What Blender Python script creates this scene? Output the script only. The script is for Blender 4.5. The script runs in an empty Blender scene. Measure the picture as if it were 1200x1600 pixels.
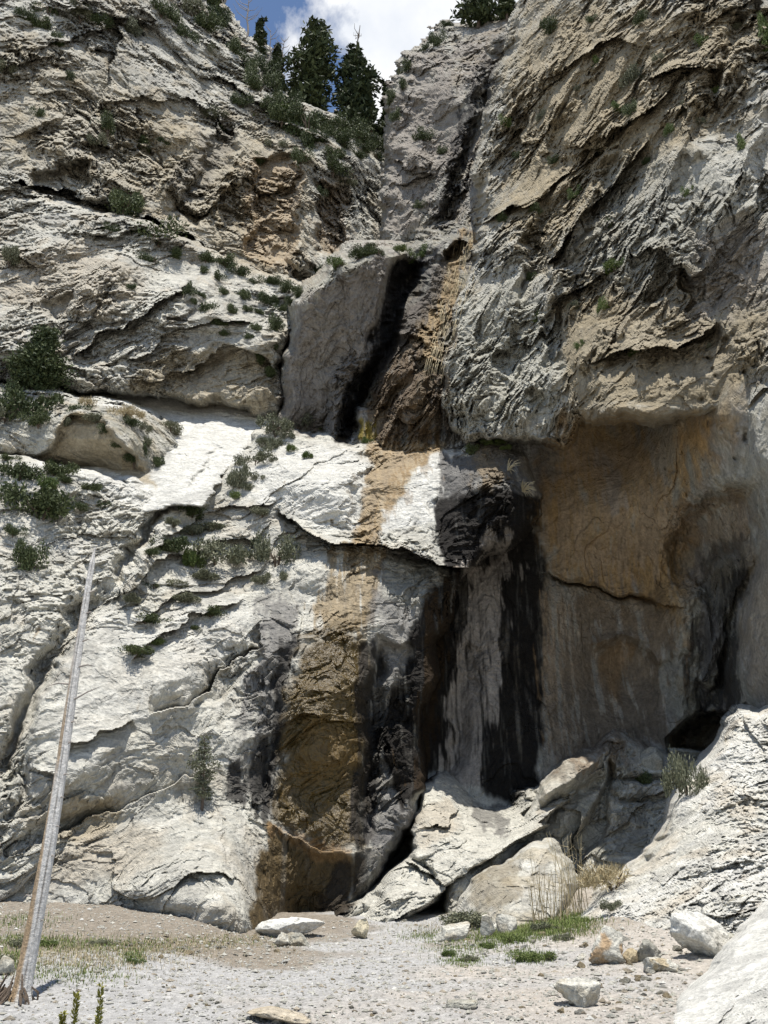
import bpy, math, random, time
import numpy as np
from concurrent.futures import ThreadPoolExecutor
from mathutils import Vector, Matrix
T0 = time.time()
random.seed(7)
rng = np.random.default_rng(7)
scene = bpy.context.scene
STEP = 1.65            # mesh sampling of the rock sheets

# ------------------------------------------------------------------ camera
PITCH = math.radians(19.5)
F = 1556.0
CAM = np.array([0.0, 0.0, 1.6])
cam_data = bpy.data.cameras.new('camera')
cam = bpy.data.objects.new('camera', cam_data)
scene.collection.objects.link(cam)
cam.location = CAM
cam.rotation_euler = (math.radians(90) + PITCH, 0, 0)
cam_data.sensor_fit = 'VERTICAL'
cam_data.sensor_height = 36
cam_data.sensor_width = 36
cam_data.lens = 36 * F / 1600
cam_data.clip_end = 3000
cam_data.clip_start = 0.1
scene.camera = cam
scene.render.resolution_x, scene.render.resolution_y = 768, 1024

# ------------------------------------------------------------------ light
SUN = Vector((0.02, -0.14, 1.0)).normalized()
sun_data = bpy.data.lights.new('sun', 'SUN')
sun = bpy.data.objects.new('sun', sun_data)
scene.collection.objects.link(sun)
sun_data.energy = 5.0
sun_data.angle = math.radians(0.53)
sun_data.color = (1.0, 0.955, 0.89)
sun.rotation_euler = SUN.to_track_quat('Z', 'Y').to_euler()
world = bpy.data.worlds.new('World')
scene.world = world
world.use_nodes = True
scene.view_settings.view_transform = 'Standard'
scene.view_settings.look = 'None'
scene.view_settings.gamma = 1
scene.view_settings.use_curve_mapping = False
scene.view_settings.exposure = 0.42


def pdir(px, py):
    """direction of the sight line through a point of the photograph"""
    x = (px - 600.0) / F
    v = -(py - 800.0) / F
    cp, sp = math.cos(PITCH), math.sin(PITCH)
    return x, cp - v * sp, sp + v * cp


def at(px, py, Y):
    x, y, z = pdir(px, py)
    return np.array([x * Y / y, Y, CAM[2] + z * Y / y])


def build_world():
    nt = world.node_tree
    N, L = nt.nodes, nt.links
    N.clear()
    out = N.new('ShaderNodeOutputWorld')
    bg = N.new('ShaderNodeBackground')
    sky = N.new('ShaderNodeTexSky')
    sky.sky_type = 'NISHITA'
    sky.sun_disc = False
    sky.sun_elevation = math.asin(SUN.z)
    sky.sun_rotation = math.atan2(SUN.x, SUN.y)
    sky.altitude = 2400
    sky.air_density = 1.0
    sky.dust_density = 0.0
    bg.inputs[1].default_value = 0.12
    L.new(sky.outputs[0], bg.inputs[0])
    cl = N.new('ShaderNodeBackground')
    cl.inputs[1].default_value = 0.82
    tc = N.new('ShaderNodeTexCoord')
    nz = N.new('ShaderNodeTexNoise')
    nz.inputs['Scale'].default_value = 9.0
    nz.inputs['Detail'].default_value = 9
    nz.inputs['Roughness'].default_value = 0.6
    nz.inputs['Distortion'].default_value = 0.2
    L.new(tc.outputs['Generated'], nz.inputs['Vector'])
    nz2 = N.new('ShaderNodeTexNoise')
    nz2.inputs['Scale'].default_value = 9
    nz2.inputs['Detail'].default_value = 6
    L.new(tc.outputs['Generated'], nz2.inputs['Vector'])
    cr2 = N.new('ShaderNodeValToRGB')
    cr2.color_ramp.elements[0].position = 0.3
    cr2.color_ramp.elements[0].color = (0.66, 0.72, 0.82, 1)
    cr2.color_ramp.elements[1].position = 0.6
    cr2.color_ramp.elements[1].color = (1.0, 1.0, 1.0, 1)
    L.new(nz2.outputs[0], cr2.inputs[0])
    L.new(cr2.outputs[0], cl.inputs[0])
    prev = nz.outputs[0]
    # broken blue gaps in the cloud bank, each a direction in the sky
    for (px, py, rad, amt) in ((395, 15, 0.045, -0.22), (445, 60, 0.02, 0.10), (527, 130, 0.024, -0.22), (600, 175, 0.04, -0.05), (640, 70, 0.09, 0.17), (720, 0, 0.09, 0.2)):
        d = Vector(pdir(px, py)).normalized()
        vm = N.new('ShaderNodeVectorMath'); vm.operation = 'DISTANCE'
        vm.inputs[1].default_value = d
        L.new(tc.outputs['Generated'], vm.inputs[0])
        mr = N.new('ShaderNodeMapRange'); mr.interpolation_type = 'SMOOTHSTEP'
        mr.inputs['From Min'].default_value = 0
        mr.inputs['From Max'].default_value = rad * 2
        mr.inputs['To Min'].default_value = amt
        mr.inputs['To Max'].default_value = 0
        L.new(vm.outputs['Value'], mr.inputs['Value'])
        ad = N.new('ShaderNodeMath'); ad.operation = 'ADD'
        L.new(prev, ad.inputs[0]); L.new(mr.outputs[0], ad.inputs[1])
        prev = ad.outputs[0]
    cr = N.new('ShaderNodeValToRGB')
    cr.color_ramp.elements[0].position = 0.52
    cr.color_ramp.elements[1].position = 0.66
    L.new(prev, cr.inputs[0])
    mx = N.new('ShaderNodeMixShader')
    L.new(cr.outputs[0], mx.inputs[0])
    L.new(bg.outputs[0], mx.inputs[1])
    L.new(cl.outputs[0], mx.inputs[2])
    L.new(mx.outputs[0], out.inputs[0])


build_world()

# ------------------------------------------------------------------ numpy noise
f32 = np.float32
POOL = ThreadPoolExecutor(4)
perm = rng.permutation(256).astype(np.int32)
perm = np.concatenate([perm, perm, perm])
_g = rng.normal(size=(256, 3))
GRAD = (_g / np.linalg.norm(_g, axis=1)[:, None]).astype(f32)
RND = rng.random((256, 4)).astype(f32)


def _perlin(p):
    i = np.floor(p)
    f = (p - i).astype(f32)
    i = i.astype(np.int32) & 255
    w = f * f * f * (f * (f * 6 - 15) + 10)
    out = np.zeros(len(p), f32)
    for dx in (0, 1):
        a = perm[i[:, 0] + dx]
        wx = w[:, 0] if dx else 1 - w[:, 0]
        for dy in (0, 1):
            b = perm[a + ((i[:, 1] + dy) & 255)]
            wy = w[:, 1] if dy else 1 - w[:, 1]
            for dz in (0, 1):
                c = perm[b + ((i[:, 2] + dz) & 255)]
                wz = w[:, 2] if dz else 1 - w[:, 2]
                g = GRAD[c]
                out += wx * wy * wz * (g[:, 0] * (f[:, 0] - dx) + g[:, 1] * (f[:, 1] - dy) + g[:, 2] * (f[:, 2] - dz))
    return out * 1.5


def _facet(p):
    """blocky rock: every cell of a Voronoi pattern is a tilted plane of its own height; also returns the gap to the next cell"""
    i = np.floor(p)
    f = (p - i).astype(f32)
    i = i.astype(np.int32)
    best = np.full(len(p), 9., f32); second = np.full(len(p), 9., f32)
    val = np.zeros(len(p), f32)
    for dx in (-1, 0, 1):
        a = perm[(i[:, 0] + dx) & 255]
        for dy in (-1, 0, 1):
            b = perm[a + ((i[:, 1] + dy) & 255)]
            for dz in (-1, 0, 1):
                c = perm[b + ((i[:, 2] + dz) & 255)]
                r = RND[c]
                ex = f[:, 0] - dx - r[:, 0]
                ey = f[:, 1] - dy - r[:, 1]
                ez = f[:, 2] - dz - r[:, 2]
                d = ex * ex + ey * ey + ez * ez
                g = GRAD[(c + 37) & 255]
                v = (r[:, 3] - .5) * .9 + (g[:, 0] * ex + g[:, 2] * ez) * 1.0
                m = d < best
                second = np.where(m, best, np.minimum(second, d))
                best = np.where(m, d, best)
                val = np.where(m, v, val)
    return np.stack([val, np.sqrt(second) - np.sqrt(best)], 1)


def par(fn, p):
    n = len(p)
    if n < 4000:
        return fn(p)
    ch = np.array_split(p, max(4, n // 60000))
    return np.concatenate(list(POOL.map(fn, ch)))


def perlin(p): return par(_perlin, p)
def facet(p): return par(_facet, p)


def fbm(p, o=4, gain=.5, lac=2.03):
    s = np.zeros(len(p), f32); a = 1.0
    for k in range(o):
        s += a * perlin(p + 17.3 * k)
        a *= gain
        p = p * lac
    return s


def ss(x, a, b):
    t = np.clip((x - a) / (b - a), 0, 1)
    return t * t * (3 - 2 * t)


# ------------------------------------------------------------------ 2D helpers
def seg_dist(U, V, pts, closed=False):
    """distance to a polyline, side (+1 = below / right-hand) and the run along it 0..1"""
    pts = np.asarray(pts, float)
    if closed:
        pts = np.vstack([pts, pts[:1]])
    best = np.full(U.shape, 1e9, f32); side = np.zeros(U.shape, f32); run = np.zeros(U.shape, f32)
    lens = np.hypot(*(pts[1:] - pts[:-1]).T)
    tot = lens.sum(); acc = 0
    for k in range(len(pts) - 1):
        a, b = pts[k], pts[k + 1]
        d = b - a; L2 = (d ** 2).sum() + 1e-9
        t = np.clip(((U - a[0]) * d[0] + (V - a[1]) * d[1]) / L2, 0, 1)
        ex = U - a[0] - t * d[0]; ey = V - a[1] - t * d[1]
        dd = ex * ex + ey * ey
        cr = d[0] * ey - d[1] * ex
        m = dd < best
        best = np.where(m, dd, best)
        side = np.where(m, np.where(cr > 0, 1., -1.), side)
        run = np.where(m, (acc + t * lens[k]) / tot, run)
        acc += lens[k]
    return np.sqrt(best), side, run


def inside(U, V, pts):
    c = np.zeros(U.shape, bool)
    n = len(pts)
    for k in range(n):
        x0, y0 = pts[k]; x1, y1 = pts[(k + 1) % n]
        if y0 == y1:
            continue
        m = ((y0 > V) != (y1 > V)) & (U < (x1 - x0) * (V - y0) / (y1 - y0) + x0)
        c ^= m
    return c


def sdist(U, V, pts, reach=60):
    """signed distance to a polygon, positive inside; only exact within reach"""
    P = np.asarray(pts, float)
    out = np.full(U.shape, -float(reach), f32)
    m = (U > P[:, 0].min() - reach) & (U < P[:, 0].max() + reach) & (V > P[:, 1].min() - reach) & (V < P[:, 1].max() + reach)
    if not m.any():
        return out
    u, v = U[m], V[m]
    ch = np.array_split(np.arange(len(u)), max(1, len(u) // 60000))
    def one(ix):
        d = seg_dist(u[ix], v[ix], pts, True)[0]
        return np.where(inside(u[ix], v[ix], pts), d, -d)
    out[m] = np.concatenate(list(POOL.map(one, ch)))
    return out


def tps(ctrl):
    c = np.asarray(ctrl, float)
    P = c[:, :2] / 300.0; n = len(P)
    r2 = ((P[:, None] - P[None]) ** 2).sum(-1)
    K = .5 * r2 * np.log(r2 + 1e-12) + np.eye(n) * 1e-3
    A = np.zeros((n + 3, n + 3))
    A[:n, :n] = K; A[:n, n] = 1; A[:n, n + 1:] = P; A[n, :n] = 1; A[n + 1:, :n] = P.T
    w = np.linalg.solve(A, np.concatenate([c[:, 2], np.zeros(3)]))
    def ev(u, v):
        q = np.stack([u.ravel(), v.ravel()], 1) / 300.0
        r2 = ((q[:, None] - P[None]) ** 2).sum(-1)
        return (.5 * r2 * np.log(r2 + 1e-12) @ w[:n] + w[n] + q @ w[n + 1:]).reshape(u.shape)
    return ev


def upsample(ev, us, vs, k=10):
    cu = np.linspace(us[0], us[-1], max(4, len(us) // k)); cv = np.linspace(vs[0], vs[-1], max(4, len(vs) // k))
    G = ev(*np.meshgrid(cu, cv))
    R = np.stack([np.interp(us, cu, row) for row in G])
    return np.stack([np.interp(vs, cv, R[:, j]) for j in range(R.shape[1])], 1)


# ------------------------------------------------------------------ materials
def new_mat(name):
    m = bpy.data.materials.new(name)
    m.use_nodes = True
    nt = m.node_tree
    return m, nt.nodes, nt.links, nt.nodes['Principled BSDF']


def rock_material(name, attr=True, base=(0.45, 0.42, 0.37), fine=1.0, rough=0.9):
    m, N, L, b = new_mat(name)
    tc = N.new('ShaderNodeTexCoord')
    if attr:
        a = N.new('ShaderNodeAttribute'); a.attribute_name = 'tint'
        col = a.outputs['Color']; wet = a.outputs['Alpha']
    else:
        rgb = N.new('ShaderNodeRGB'); rgb.outputs[0].default_value = (*base, 1)
        col = rgb.outputs[0]; wet = None
    n1 = N.new('ShaderNodeTexNoise'); n1.inputs['Scale'].default_value = 2.2 * fine; n1.inputs['Detail'].default_value = 10; n1.inputs['Roughness'].default_value = .68
    n2 = N.new('ShaderNodeTexNoise'); n2.inputs['Scale'].default_value = 9 * fine; n2.inputs['Detail'].default_value = 8; n2.inputs['Roughness'].default_value = .7
    for n in (n1, n2):
        L.new(tc.outputs['Object'], n.inputs['Vector'])
    r1 = N.new('ShaderNodeMapRange'); r1.inputs['From Min'].default_value = .3; r1.inputs['From Max'].default_value = .7
    r1.inputs['To Min'].default_value = .74; r1.inputs['To Max'].default_value = 1.2
    L.new(n1.outputs[0], r1.inputs['Value'])
    r2 = N.new('ShaderNodeMapRange'); r2.inputs['From Min'].default_value = .3; r2.inputs['From Max'].default_value = .7
    r2.inputs['To Min'].default_value = .68; r2.inputs['To Max'].default_value = 1.24
    L.new(n2.outputs[0], r2.inputs['Value'])
    mu = N.new('ShaderNodeMath'); mu.operation = 'MULTIPLY'
    L.new(r1.outputs[0], mu.inputs[0]); L.new(r2.outputs[0], mu.inputs[1])
    vm = N.new('ShaderNodeVectorMath'); vm.operation = 'SCALE'
    L.new(col, vm.inputs[0]); L.new(mu.outputs[0], vm.inputs['Scale'])
    L.new(vm.outputs[0], b.inputs['Base Color'])
    if wet is not None:
        r3 = N.new('ShaderNodeMapRange'); r3.inputs['To Min'].default_value = rough; r3.inputs['To Max'].default_value = .30
        L.new(wet, r3.inputs['Value']); L.new(r3.outputs[0], b.inputs['Roughness'])
        r4 = N.new('ShaderNodeMapRange'); r4.inputs['To Min'].default_value = .12; r4.inputs['To Max'].default_value = .8
        L.new(wet, r4.inputs['Value']); L.new(r4.outputs[0], b.inputs['Specular IOR Level'])
    else:
        b.inputs['Roughness'].default_value = rough
        b.inputs['Specular IOR Level'].default_value = .15
    b1 = N.new('ShaderNodeBump'); b1.inputs['Strength'].default_value = .8; b1.inputs['Distance'].default_value = .16 / fine
    b2 = N.new('ShaderNodeBump'); b2.inputs['Strength'].default_value = .8; b2.inputs['Distance'].default_value = .06 / fine
    L.new(n1.outputs[0], b1.inputs['Height']); L.new(n2.outputs[0], b2.inputs['Height'])
    vo = N.new('ShaderNodeTexVoronoi'); vo.inputs['Scale'].default_value = 3.3 * fine
    mp = N.new('ShaderNodeMapping'); mp.inputs['Rotation'].default_value = (0, math.radians(-45), 0); mp.inputs['Scale'].default_value = (.5, 1, 1)
    vn = N.new('ShaderNodeTexNoise'); vn.inputs['Scale'].default_value = 1.5 * fine; vn.inputs['Detail'].default_value = 4
    L.new(tc.outputs['Object'], vn.inputs['Vector'])
    va = N.new('ShaderNodeVectorMath'); va.operation = 'MULTIPLY_ADD'; va.inputs[1].default_value = (1.2 / fine,) * 3
    L.new(vn.outputs['Color'], va.inputs[0]); L.new(tc.outputs['Object'], va.inputs[2])
    L.new(va.outputs[0], mp.inputs['Vector']); L.new(mp.outputs[0], vo.inputs['Vector'])
    b3 = N.new('ShaderNodeBump'); b3.inputs['Strength'].default_value = .4; b3.inputs['Distance'].default_value = .14 / fine
    L.new(vo.outputs['Distance'], b3.inputs['Height'])
    L.new(b1.outputs[0], b2.inputs['Normal']); L.new(b2.outputs[0], b3.inputs['Normal']); L.new(b3.outputs[0], b.inputs['Normal'])
    return m


def leaf_material(name, c1, c2, rough=.7, trans=.15):
    m, N, L, b = new_mat(name)
    g = N.new('ShaderNodeNewGeometry')
    oi = N.new('ShaderNodeObjectInfo')
    ad = N.new('ShaderNodeMath'); ad.operation = 'ADD'
    L.new(g.outputs['Random Per Island'], ad.inputs[0])
    sc = N.new('ShaderNodeMath'); sc.operation = 'MULTIPLY_ADD'; sc.inputs[1].default_value = .5; sc.inputs[2].default_value = -.25
    L.new(oi.outputs['Random'], sc.inputs[0]); L.new(sc.outputs[0], ad.inputs[1])
    cr = N.new('ShaderNodeValToRGB')
    cr.color_ramp.elements[0].color = (*c1, 1); cr.color_ramp.elements[1].color = (*c2, 1)
    L.new(ad.outputs[0], cr.inputs[0])
    L.new(cr.outputs[0], b.inputs['Base Color'])
    b.inputs['Roughness'].default_value = rough
    b.inputs['Specular IOR Level'].default_value = .25
    return m


M_ROCK = rock_material('limestone')
M_TALUS = rock_material('shattered_limestone', fine=1.6)
M_STONE = rock_material('boulder_stone', fine=2.5)
M_LEAF_DARK = leaf_material('juniper_leaf', (.030, .045, .016), (.095, .115, .045))
M_LEAF_CON = leaf_material('conifer_needle', (.018, .030, .012), (.075, .092, .036))
M_LEAF_GREEN = leaf_material('green_leaf', (.05, .085, .02), (.14, .17, .05))
M_LEAF_SAGE = leaf_material('grey_green_leaf', (.10, .11, .065), (.20, .20, .13))
M_LEAF_YEL = leaf_material('yellow_green_leaf', (.12, .13, .02), (.30, .27, .06))
M_STRAW = leaf_material('dry_straw', (.30, .24, .13), (.55, .47, .30))
M_GRASS = leaf_material('grass_blade', (.06, .10, .02), (.20, .24, .07))
M_BARK = rock_material('bark', attr=False, base=(.13, .10, .075), fine=8)
M_DEAD = rock_material('bleached_wood', attr=False, base=(.30, .27, .24), fine=8)
M_WOOD = rock_material('weathered_log_wood', fine=6, rough=.8)


# ------------------------------------------------------------------ object helpers
def link(name, me, mat=None, parent=None, label=None, cat=None, group=None, kind=None, loc=None):
    o = bpy.data.objects.new(name, me)
    scene.collection.objects.link(o)
    if mat is not None and me is not None and not me.materials:
        me.materials.append(mat)
    if parent is not None:
        o.parent = parent
    if loc is not None:
        o.location = loc
    tag(o, label, cat, group, kind)
    return o


def tag(o, label=None, cat=None, group=None, kind=None):
    if label: o['label'] = label
    if cat: o['category'] = cat
    if group: o['group'] = group
    if kind: o['kind'] = kind


def mesh_np(name, co, faces, tint=None, smooth=True):
    """co (n,3), faces (m,3 or 4), tint (n,4)"""
    me = bpy.data.meshes.new(name)
    co = np.ascontiguousarray(co, f32); faces = np.ascontiguousarray(faces, np.int32)
    me.vertices.add(len(co)); me.vertices.foreach_set('co', co.ravel())
    k = faces.shape[1]
    me.loops.add(faces.size); me.loops.foreach_set('vertex_index', faces.ravel())
    me.polygons.add(len(faces)); me.polygons.foreach_set('loop_start', np.arange(0, faces.size, k, dtype=np.int32))
    me.update(calc_edges=True)
    me.polygons.foreach_set('use_smooth', np.full(len(faces), smooth))
    if tint is not None:
        a = me.color_attributes.new('tint', 'FLOAT_COLOR', 'POINT')
        a.data.foreach_set('color', np.ascontiguousarray(tint, f32).ravel())
    return me


# ------------------------------------------------------------------ rock colours
PALE = np.array([.515, .50, .435]); GREY = np.array([.33, .32, .27]); TAN = np.array([.345, .285, .185]); PINK = np.array([.41, .36, .28])
OCHRE = np.array([.34, .22, .11]); RUST = np.array([.11, .060, .014]); BLACK = np.array([.013, .011, .009]); WHITE = np.array([.59, .58, .53])
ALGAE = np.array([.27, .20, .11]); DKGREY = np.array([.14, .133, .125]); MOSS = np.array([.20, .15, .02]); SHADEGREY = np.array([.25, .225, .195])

# stains, colour zones and a little painted light and shade: (polygon, feather px, colour, strength, streak amount, wetness)
ZONES = [
    # upper left cliff: warm tan
    ([(0, 60), (120, 80), (250, 150), (300, 260), (250, 330), (120, 300), (0, 250)], 60, TAN, .35, .2, 0),
    ([(240, 180), (480, 200), (490, 440), (380, 430), (230, 330)], 50, TAN, .5, .4, 0),
    ([(385, 250), (475, 240), (462, 430), (380, 400)], 14, OCHRE, .35, .4, 0),
    ([(345, 180), (375, 200), (300, 330), (260, 290)], 14, DKGREY, .45, .4, 0),
    ([(0, 400), (140, 380), (230, 440), (170, 500), (0, 480)], 40, PINK, .6, 0, 0),
    ([(500, 280), (545, 290), (530, 400), (495, 400)], 14, OCHRE, .4, .4, 0),
    # mid left slab underside
    ([(260, 540), (350, 545), (430, 560), (430, 640), (330, 640), (200, 610)], 16, TAN, .6, .3, 0),
    ([(60, 710), (110, 650), (160, 650), (215, 715), (240, 760), (150, 735)], 8, TAN, .75, .1, 0),
    ([(100, 607), (250, 622), (400, 655), (385, 700), (345, 745), (300, 770), (240, 760), (265, 705), (290, 670), (200, 640)], 8, WHITE, 1.0, 0, 0),
    ([(60, 712), (150, 735), (240, 762), (250, 800), (150, 770), (60, 730)], 8, WHITE, .8, 0, 0),
    # big lower slab
    ([(150, 960), (380, 940), (400, 1010), (330, 1050), (200, 1150), (90, 1230), (100, 1090)], 40, WHITE, .45, .1, 0),
    ([(90, 1250), (190, 1245), (170, 1310), (90, 1320)], 10, TAN, .6, .2, 0),
    ([(150, 1290), (260, 1290), (250, 1330), (90, 1400), (60, 1380)], 30, PINK, .6, 0, 0),
    # bulge and ledge of the fall
    ([(430, 700), (560, 695), (580, 760), (560, 830), (400, 790), (380, 740)], 20, WHITE, .8, 0, 0),
    ([(690, 700), (770, 690), (700, 770), (680, 820), (600, 830), (595, 810), (640, 750)], 10, WHITE, .9, 0, .1),
    # tan curtains of travertine
    ([(572, 690), (700, 690), (700, 705), (640, 745), (595, 830), (580, 860), (545, 850), (575, 780)], 8, ALGAE * 1.15, .95, .15, .45),
    ([(530, 850), (600, 850), (605, 900), (560, 985), (520, 1000), (490, 950)], 16, ALGAE * np.array([1.15, 1.1, .95]), .85, .9, .7),
    ([(580, 692), (700, 692), (640, 745), (595, 830), (580, 860), (552, 850), (580, 780)], 10, RUST * 1.4, .4, 2.2, .6),
    ([(590, 700), (640, 700), (600, 780), (580, 850), (565, 845)], 8, PALE, .15, 2.8, .5),
    ([(535, 855), (598, 855), (605, 900), (570, 985), (520, 1000), (495, 950)], 12, RUST * np.array([1.1, 1.25, 1.2]), .5, 2.2, .7),
    ([(535, 855), (598, 855), (580, 940), (520, 990), (490, 950)], 12, PALE, .15, 2.8, .6),
    ([(700, 705), (790, 690), (835, 730), (838, 860), (690, 875), (682, 770)], 9, DKGREY * .6, .92, .4, .4),
    ([(745, 700), (795, 695), (790, 750), (745, 800)], 16, ALGAE * .8, .6, .8, .3),
    ([(800, 690), (835, 700), (840, 770), (825, 760)], 8, WHITE, .9, 0, 0),
    # wet grey slope under the ledge
    ([(595, 862), (720, 880), (700, 960), (690, 1100), (640, 1300), (560, 1330), (575, 1000)], 14, DKGREY * .9, .75, .5, .55),
    ([(600, 868), (715, 885), (690, 940), (660, 960), (600, 930)], 10, GREY * .8, .9, .3, .75),
    # white rock left of the brown curtain and its black edge
    ([(400, 930), (470, 960), (440, 1080), (430, 1280), (365, 1230), (375, 1120), (400, 1020)], 20, DKGREY, .8, .7, .25),
    ([(440, 1000), (470, 990), (440, 1150), (425, 1290), (355, 1225), (380, 1190), (420, 1150)], 12, BLACK, .8, .9, .3),
    # brown curtain
    ([(470, 1000), (530, 975), (575, 990), (580, 1100), (575, 1250), (560, 1330), (500, 1320), (428, 1280), (438, 1150)], 22, RUST * np.array([.80, .95, .8]), 1.0, .1, .9),
    ([(455, 1140), (570, 1130), (570, 1200), (450, 1240)], 30, ALGAE * np.array([.62, .5, .25]), .35, .9, .6),
    ([(560, 1000), (590, 1000), (585, 1320), (545, 1330)], 9, BLACK, .85, .6, .4),
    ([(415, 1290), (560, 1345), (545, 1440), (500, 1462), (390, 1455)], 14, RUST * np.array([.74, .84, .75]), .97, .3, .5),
    ([(420, 1287), (470, 1300), (540, 1332), (540, 1350), (470, 1330), (420, 1310)], 7, OCHRE * .8, .6, .5, .4),  # lighter ochre paints in the lit rim of the lip
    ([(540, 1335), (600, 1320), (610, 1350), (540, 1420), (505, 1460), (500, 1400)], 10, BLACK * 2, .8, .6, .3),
    ([(570, 1290), (650, 1250), (660, 1330), (600, 1390), (570, 1350)], 14, DKGREY, .7, .9, .3),
    # the wall of black and pale streaks
    ([(684, 775), (842, 765), (853, 1000), (851, 1150), (835, 1262), (745, 1260), (690, 1210), (620, 1260), (590, 1150), (640, 1000), (690, 900)], 12, BLACK, .99, .3, .1),
    ([(725, 870), (765, 890), (788, 950), (780, 1040), (765, 1120), (755, 1180), (750, 1240), (690, 1215), (695, 1140), (712, 1050), (722, 950)], 12, SHADEGREY * 1.3, 1.0, 1.3, 0),
    ([(765, 840), (785, 835), (806, 890), (775, 893)], 10, SHADEGREY * 1.1, .8, 1.4, 0),
    ([(680, 900), (712, 890), (700, 1050), (655, 1220), (632, 1230), (660, 1060)], 6, RUST * .5, .35, 1.2, .0),
    ([(760, 700), (840, 690), (885, 690), (880, 740), (850, 780)], 12, DKGREY, .6, 1.0, 0),
    # ochre recess wall
    ([(870, 650), (1130, 655), (1060, 780), (1080, 870), (1060, 1000), (960, 960), (860, 895), (850, 800)], 50, OCHRE * np.array([1.1, 1.12, 1]), .9, .6, 0),
    ([(845, 900), (960, 930), (1040, 950), (1060, 1030), (960, 1180), (860, 1240), (848, 1100)], 20, PINK * .78, .7, .5, 0),
    ([(940, 1000), (990, 1010), (970, 1100), (950, 1110)], 18, OCHRE * .85, .8, .4, 0),
    ([(1050, 860), (1045, 830), (1080, 790), (1140, 765), (1172, 775), (1170, 830), (1110, 860)], 24, OCHRE * .7, .5, .8, 0),
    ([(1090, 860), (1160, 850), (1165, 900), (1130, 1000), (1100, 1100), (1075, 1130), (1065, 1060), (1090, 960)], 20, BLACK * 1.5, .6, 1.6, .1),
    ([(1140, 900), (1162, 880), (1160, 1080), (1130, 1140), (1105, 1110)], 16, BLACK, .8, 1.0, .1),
    ([(1075, 1000), (1110, 930), (1135, 990), (1100, 1090)], 10, DKGREY * 1.5, .6, 1, 0),
    ([(1165, 850), (1230, 830), (1230, 1110), (1165, 1080)], 14, PINK * .8, .7, .6, 0),
    ([(1000, 650), (1060, 655), (1050, 760), (1020, 740)], 14, GREY * .9, .7, .9, 0),
    ([(930, 700), (950, 720), (985, 800), (960, 800)], 9, SHADEGREY * 1.3, .6, .8, 0),
    ([(890, 690), (1040, 670), (1060, 860), (960, 900), (880, 880)], 20, SHADEGREY * 1.3, .35, 2.6, 0),
    ([(850, 930), (1050, 960), (1060, 1150), (900, 1200), (850, 1160)], 20, OCHRE, .4, 2.0, 0),
    ([(880, 930), (1060, 950), (1060, 1120), (900, 1180)], 20, BLACK * 2, .35, 3.4, 0),
    ([(860, 1100), (1040, 1080), (1040, 1180), (870, 1240)], 20, DKGREY * .6, .3, 2.8, 0),
    # upper right cliff
    ([(830, 0), (1200, 0), (1200, 60), (1100, 220), (930, 330), (850, 420), (780, 350), (790, 120)], 70, TAN * .92, .8, .3, 0),
    ([(880, 450), (1000, 420), (1200, 400), (1200, 560), (1140, 640), (900, 655), (870, 560)], 40, TAN * .8, .8, .2, 0),
    ([(710, 480), (800, 430), (870, 500), (870, 600), (860, 660), (720, 670), (690, 600)], 30, GREY * 1.15, .8, .1, 0),
    ([(950, 250), (1100, 230), (1150, 330), (1000, 480), (930, 420)], 40, GREY, .6, .1, 0),
    ([(1090, 360), (1200, 340), (1200, 480), (1080, 500)], 40, SHADEGREY, .7, .2, 0),
    # gully cliff
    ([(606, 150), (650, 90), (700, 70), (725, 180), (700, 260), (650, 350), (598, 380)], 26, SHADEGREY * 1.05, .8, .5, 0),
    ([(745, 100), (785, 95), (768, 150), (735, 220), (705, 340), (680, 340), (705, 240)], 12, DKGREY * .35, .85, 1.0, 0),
    # pillar and chute
    ([(440, 560), (495, 450), (560, 412), (630, 405), (600, 520), (555, 600), (530, 670), (440, 680)], 14, SHADEGREY * .8, .9, .4, 0),
    ([(612, 412), (664, 404), (648, 450), (628, 500), (615, 550), (590, 580), (560, 640), (545, 690), (515, 690), (522, 640), (552, 590), (576, 530), (598, 480)], 7, BLACK, .96, .35, .15),  # black paints in the shade of the cleft below the pillar's lip
    ([(600, 560), (700, 380), (740, 360), (720, 440), (700, 560), (695, 690), (560, 690), (570, 640)], 10, RUST * .8, .75, .5, .3),
    ([(660, 500), (700, 400), (735, 370), (725, 430), (700, 480), (680, 560), (665, 570)], 7, ALGAE * 1.2, .7, .9, .2),
    ([(560, 655), (585, 655), (590, 690), (560, 690)], 6, MOSS, .8, .5, .1),
    ([(660, 400), (700, 395), (680, 470), (630, 540), (590, 600), (600, 540), (640, 470)], 10, DKGREY * .6, .7, .9, .3),
    # base rocks
    ([(640, 1240), (690, 1205), (800, 1260), (840, 1230), (835, 1300), (700, 1390), (600, 1450), (520, 1460), (560, 1400), (650, 1330)], 12, PALE, .85, .1, 0),
    ([(745, 1265), (790, 1258), (790, 1300), (750, 1300)], 8, DKGREY * .8, .7, .6, 0),
    ([(640, 1280), (700, 1235), (720, 1290), (670, 1330)], 14, PINK * 1.0, .6, .2, 0),
    ([(740, 1370), (800, 1340), (810, 1400), (740, 1430)], 16, TAN * .7, .6, .6, 0),
]

SHEETS = {}


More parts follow.
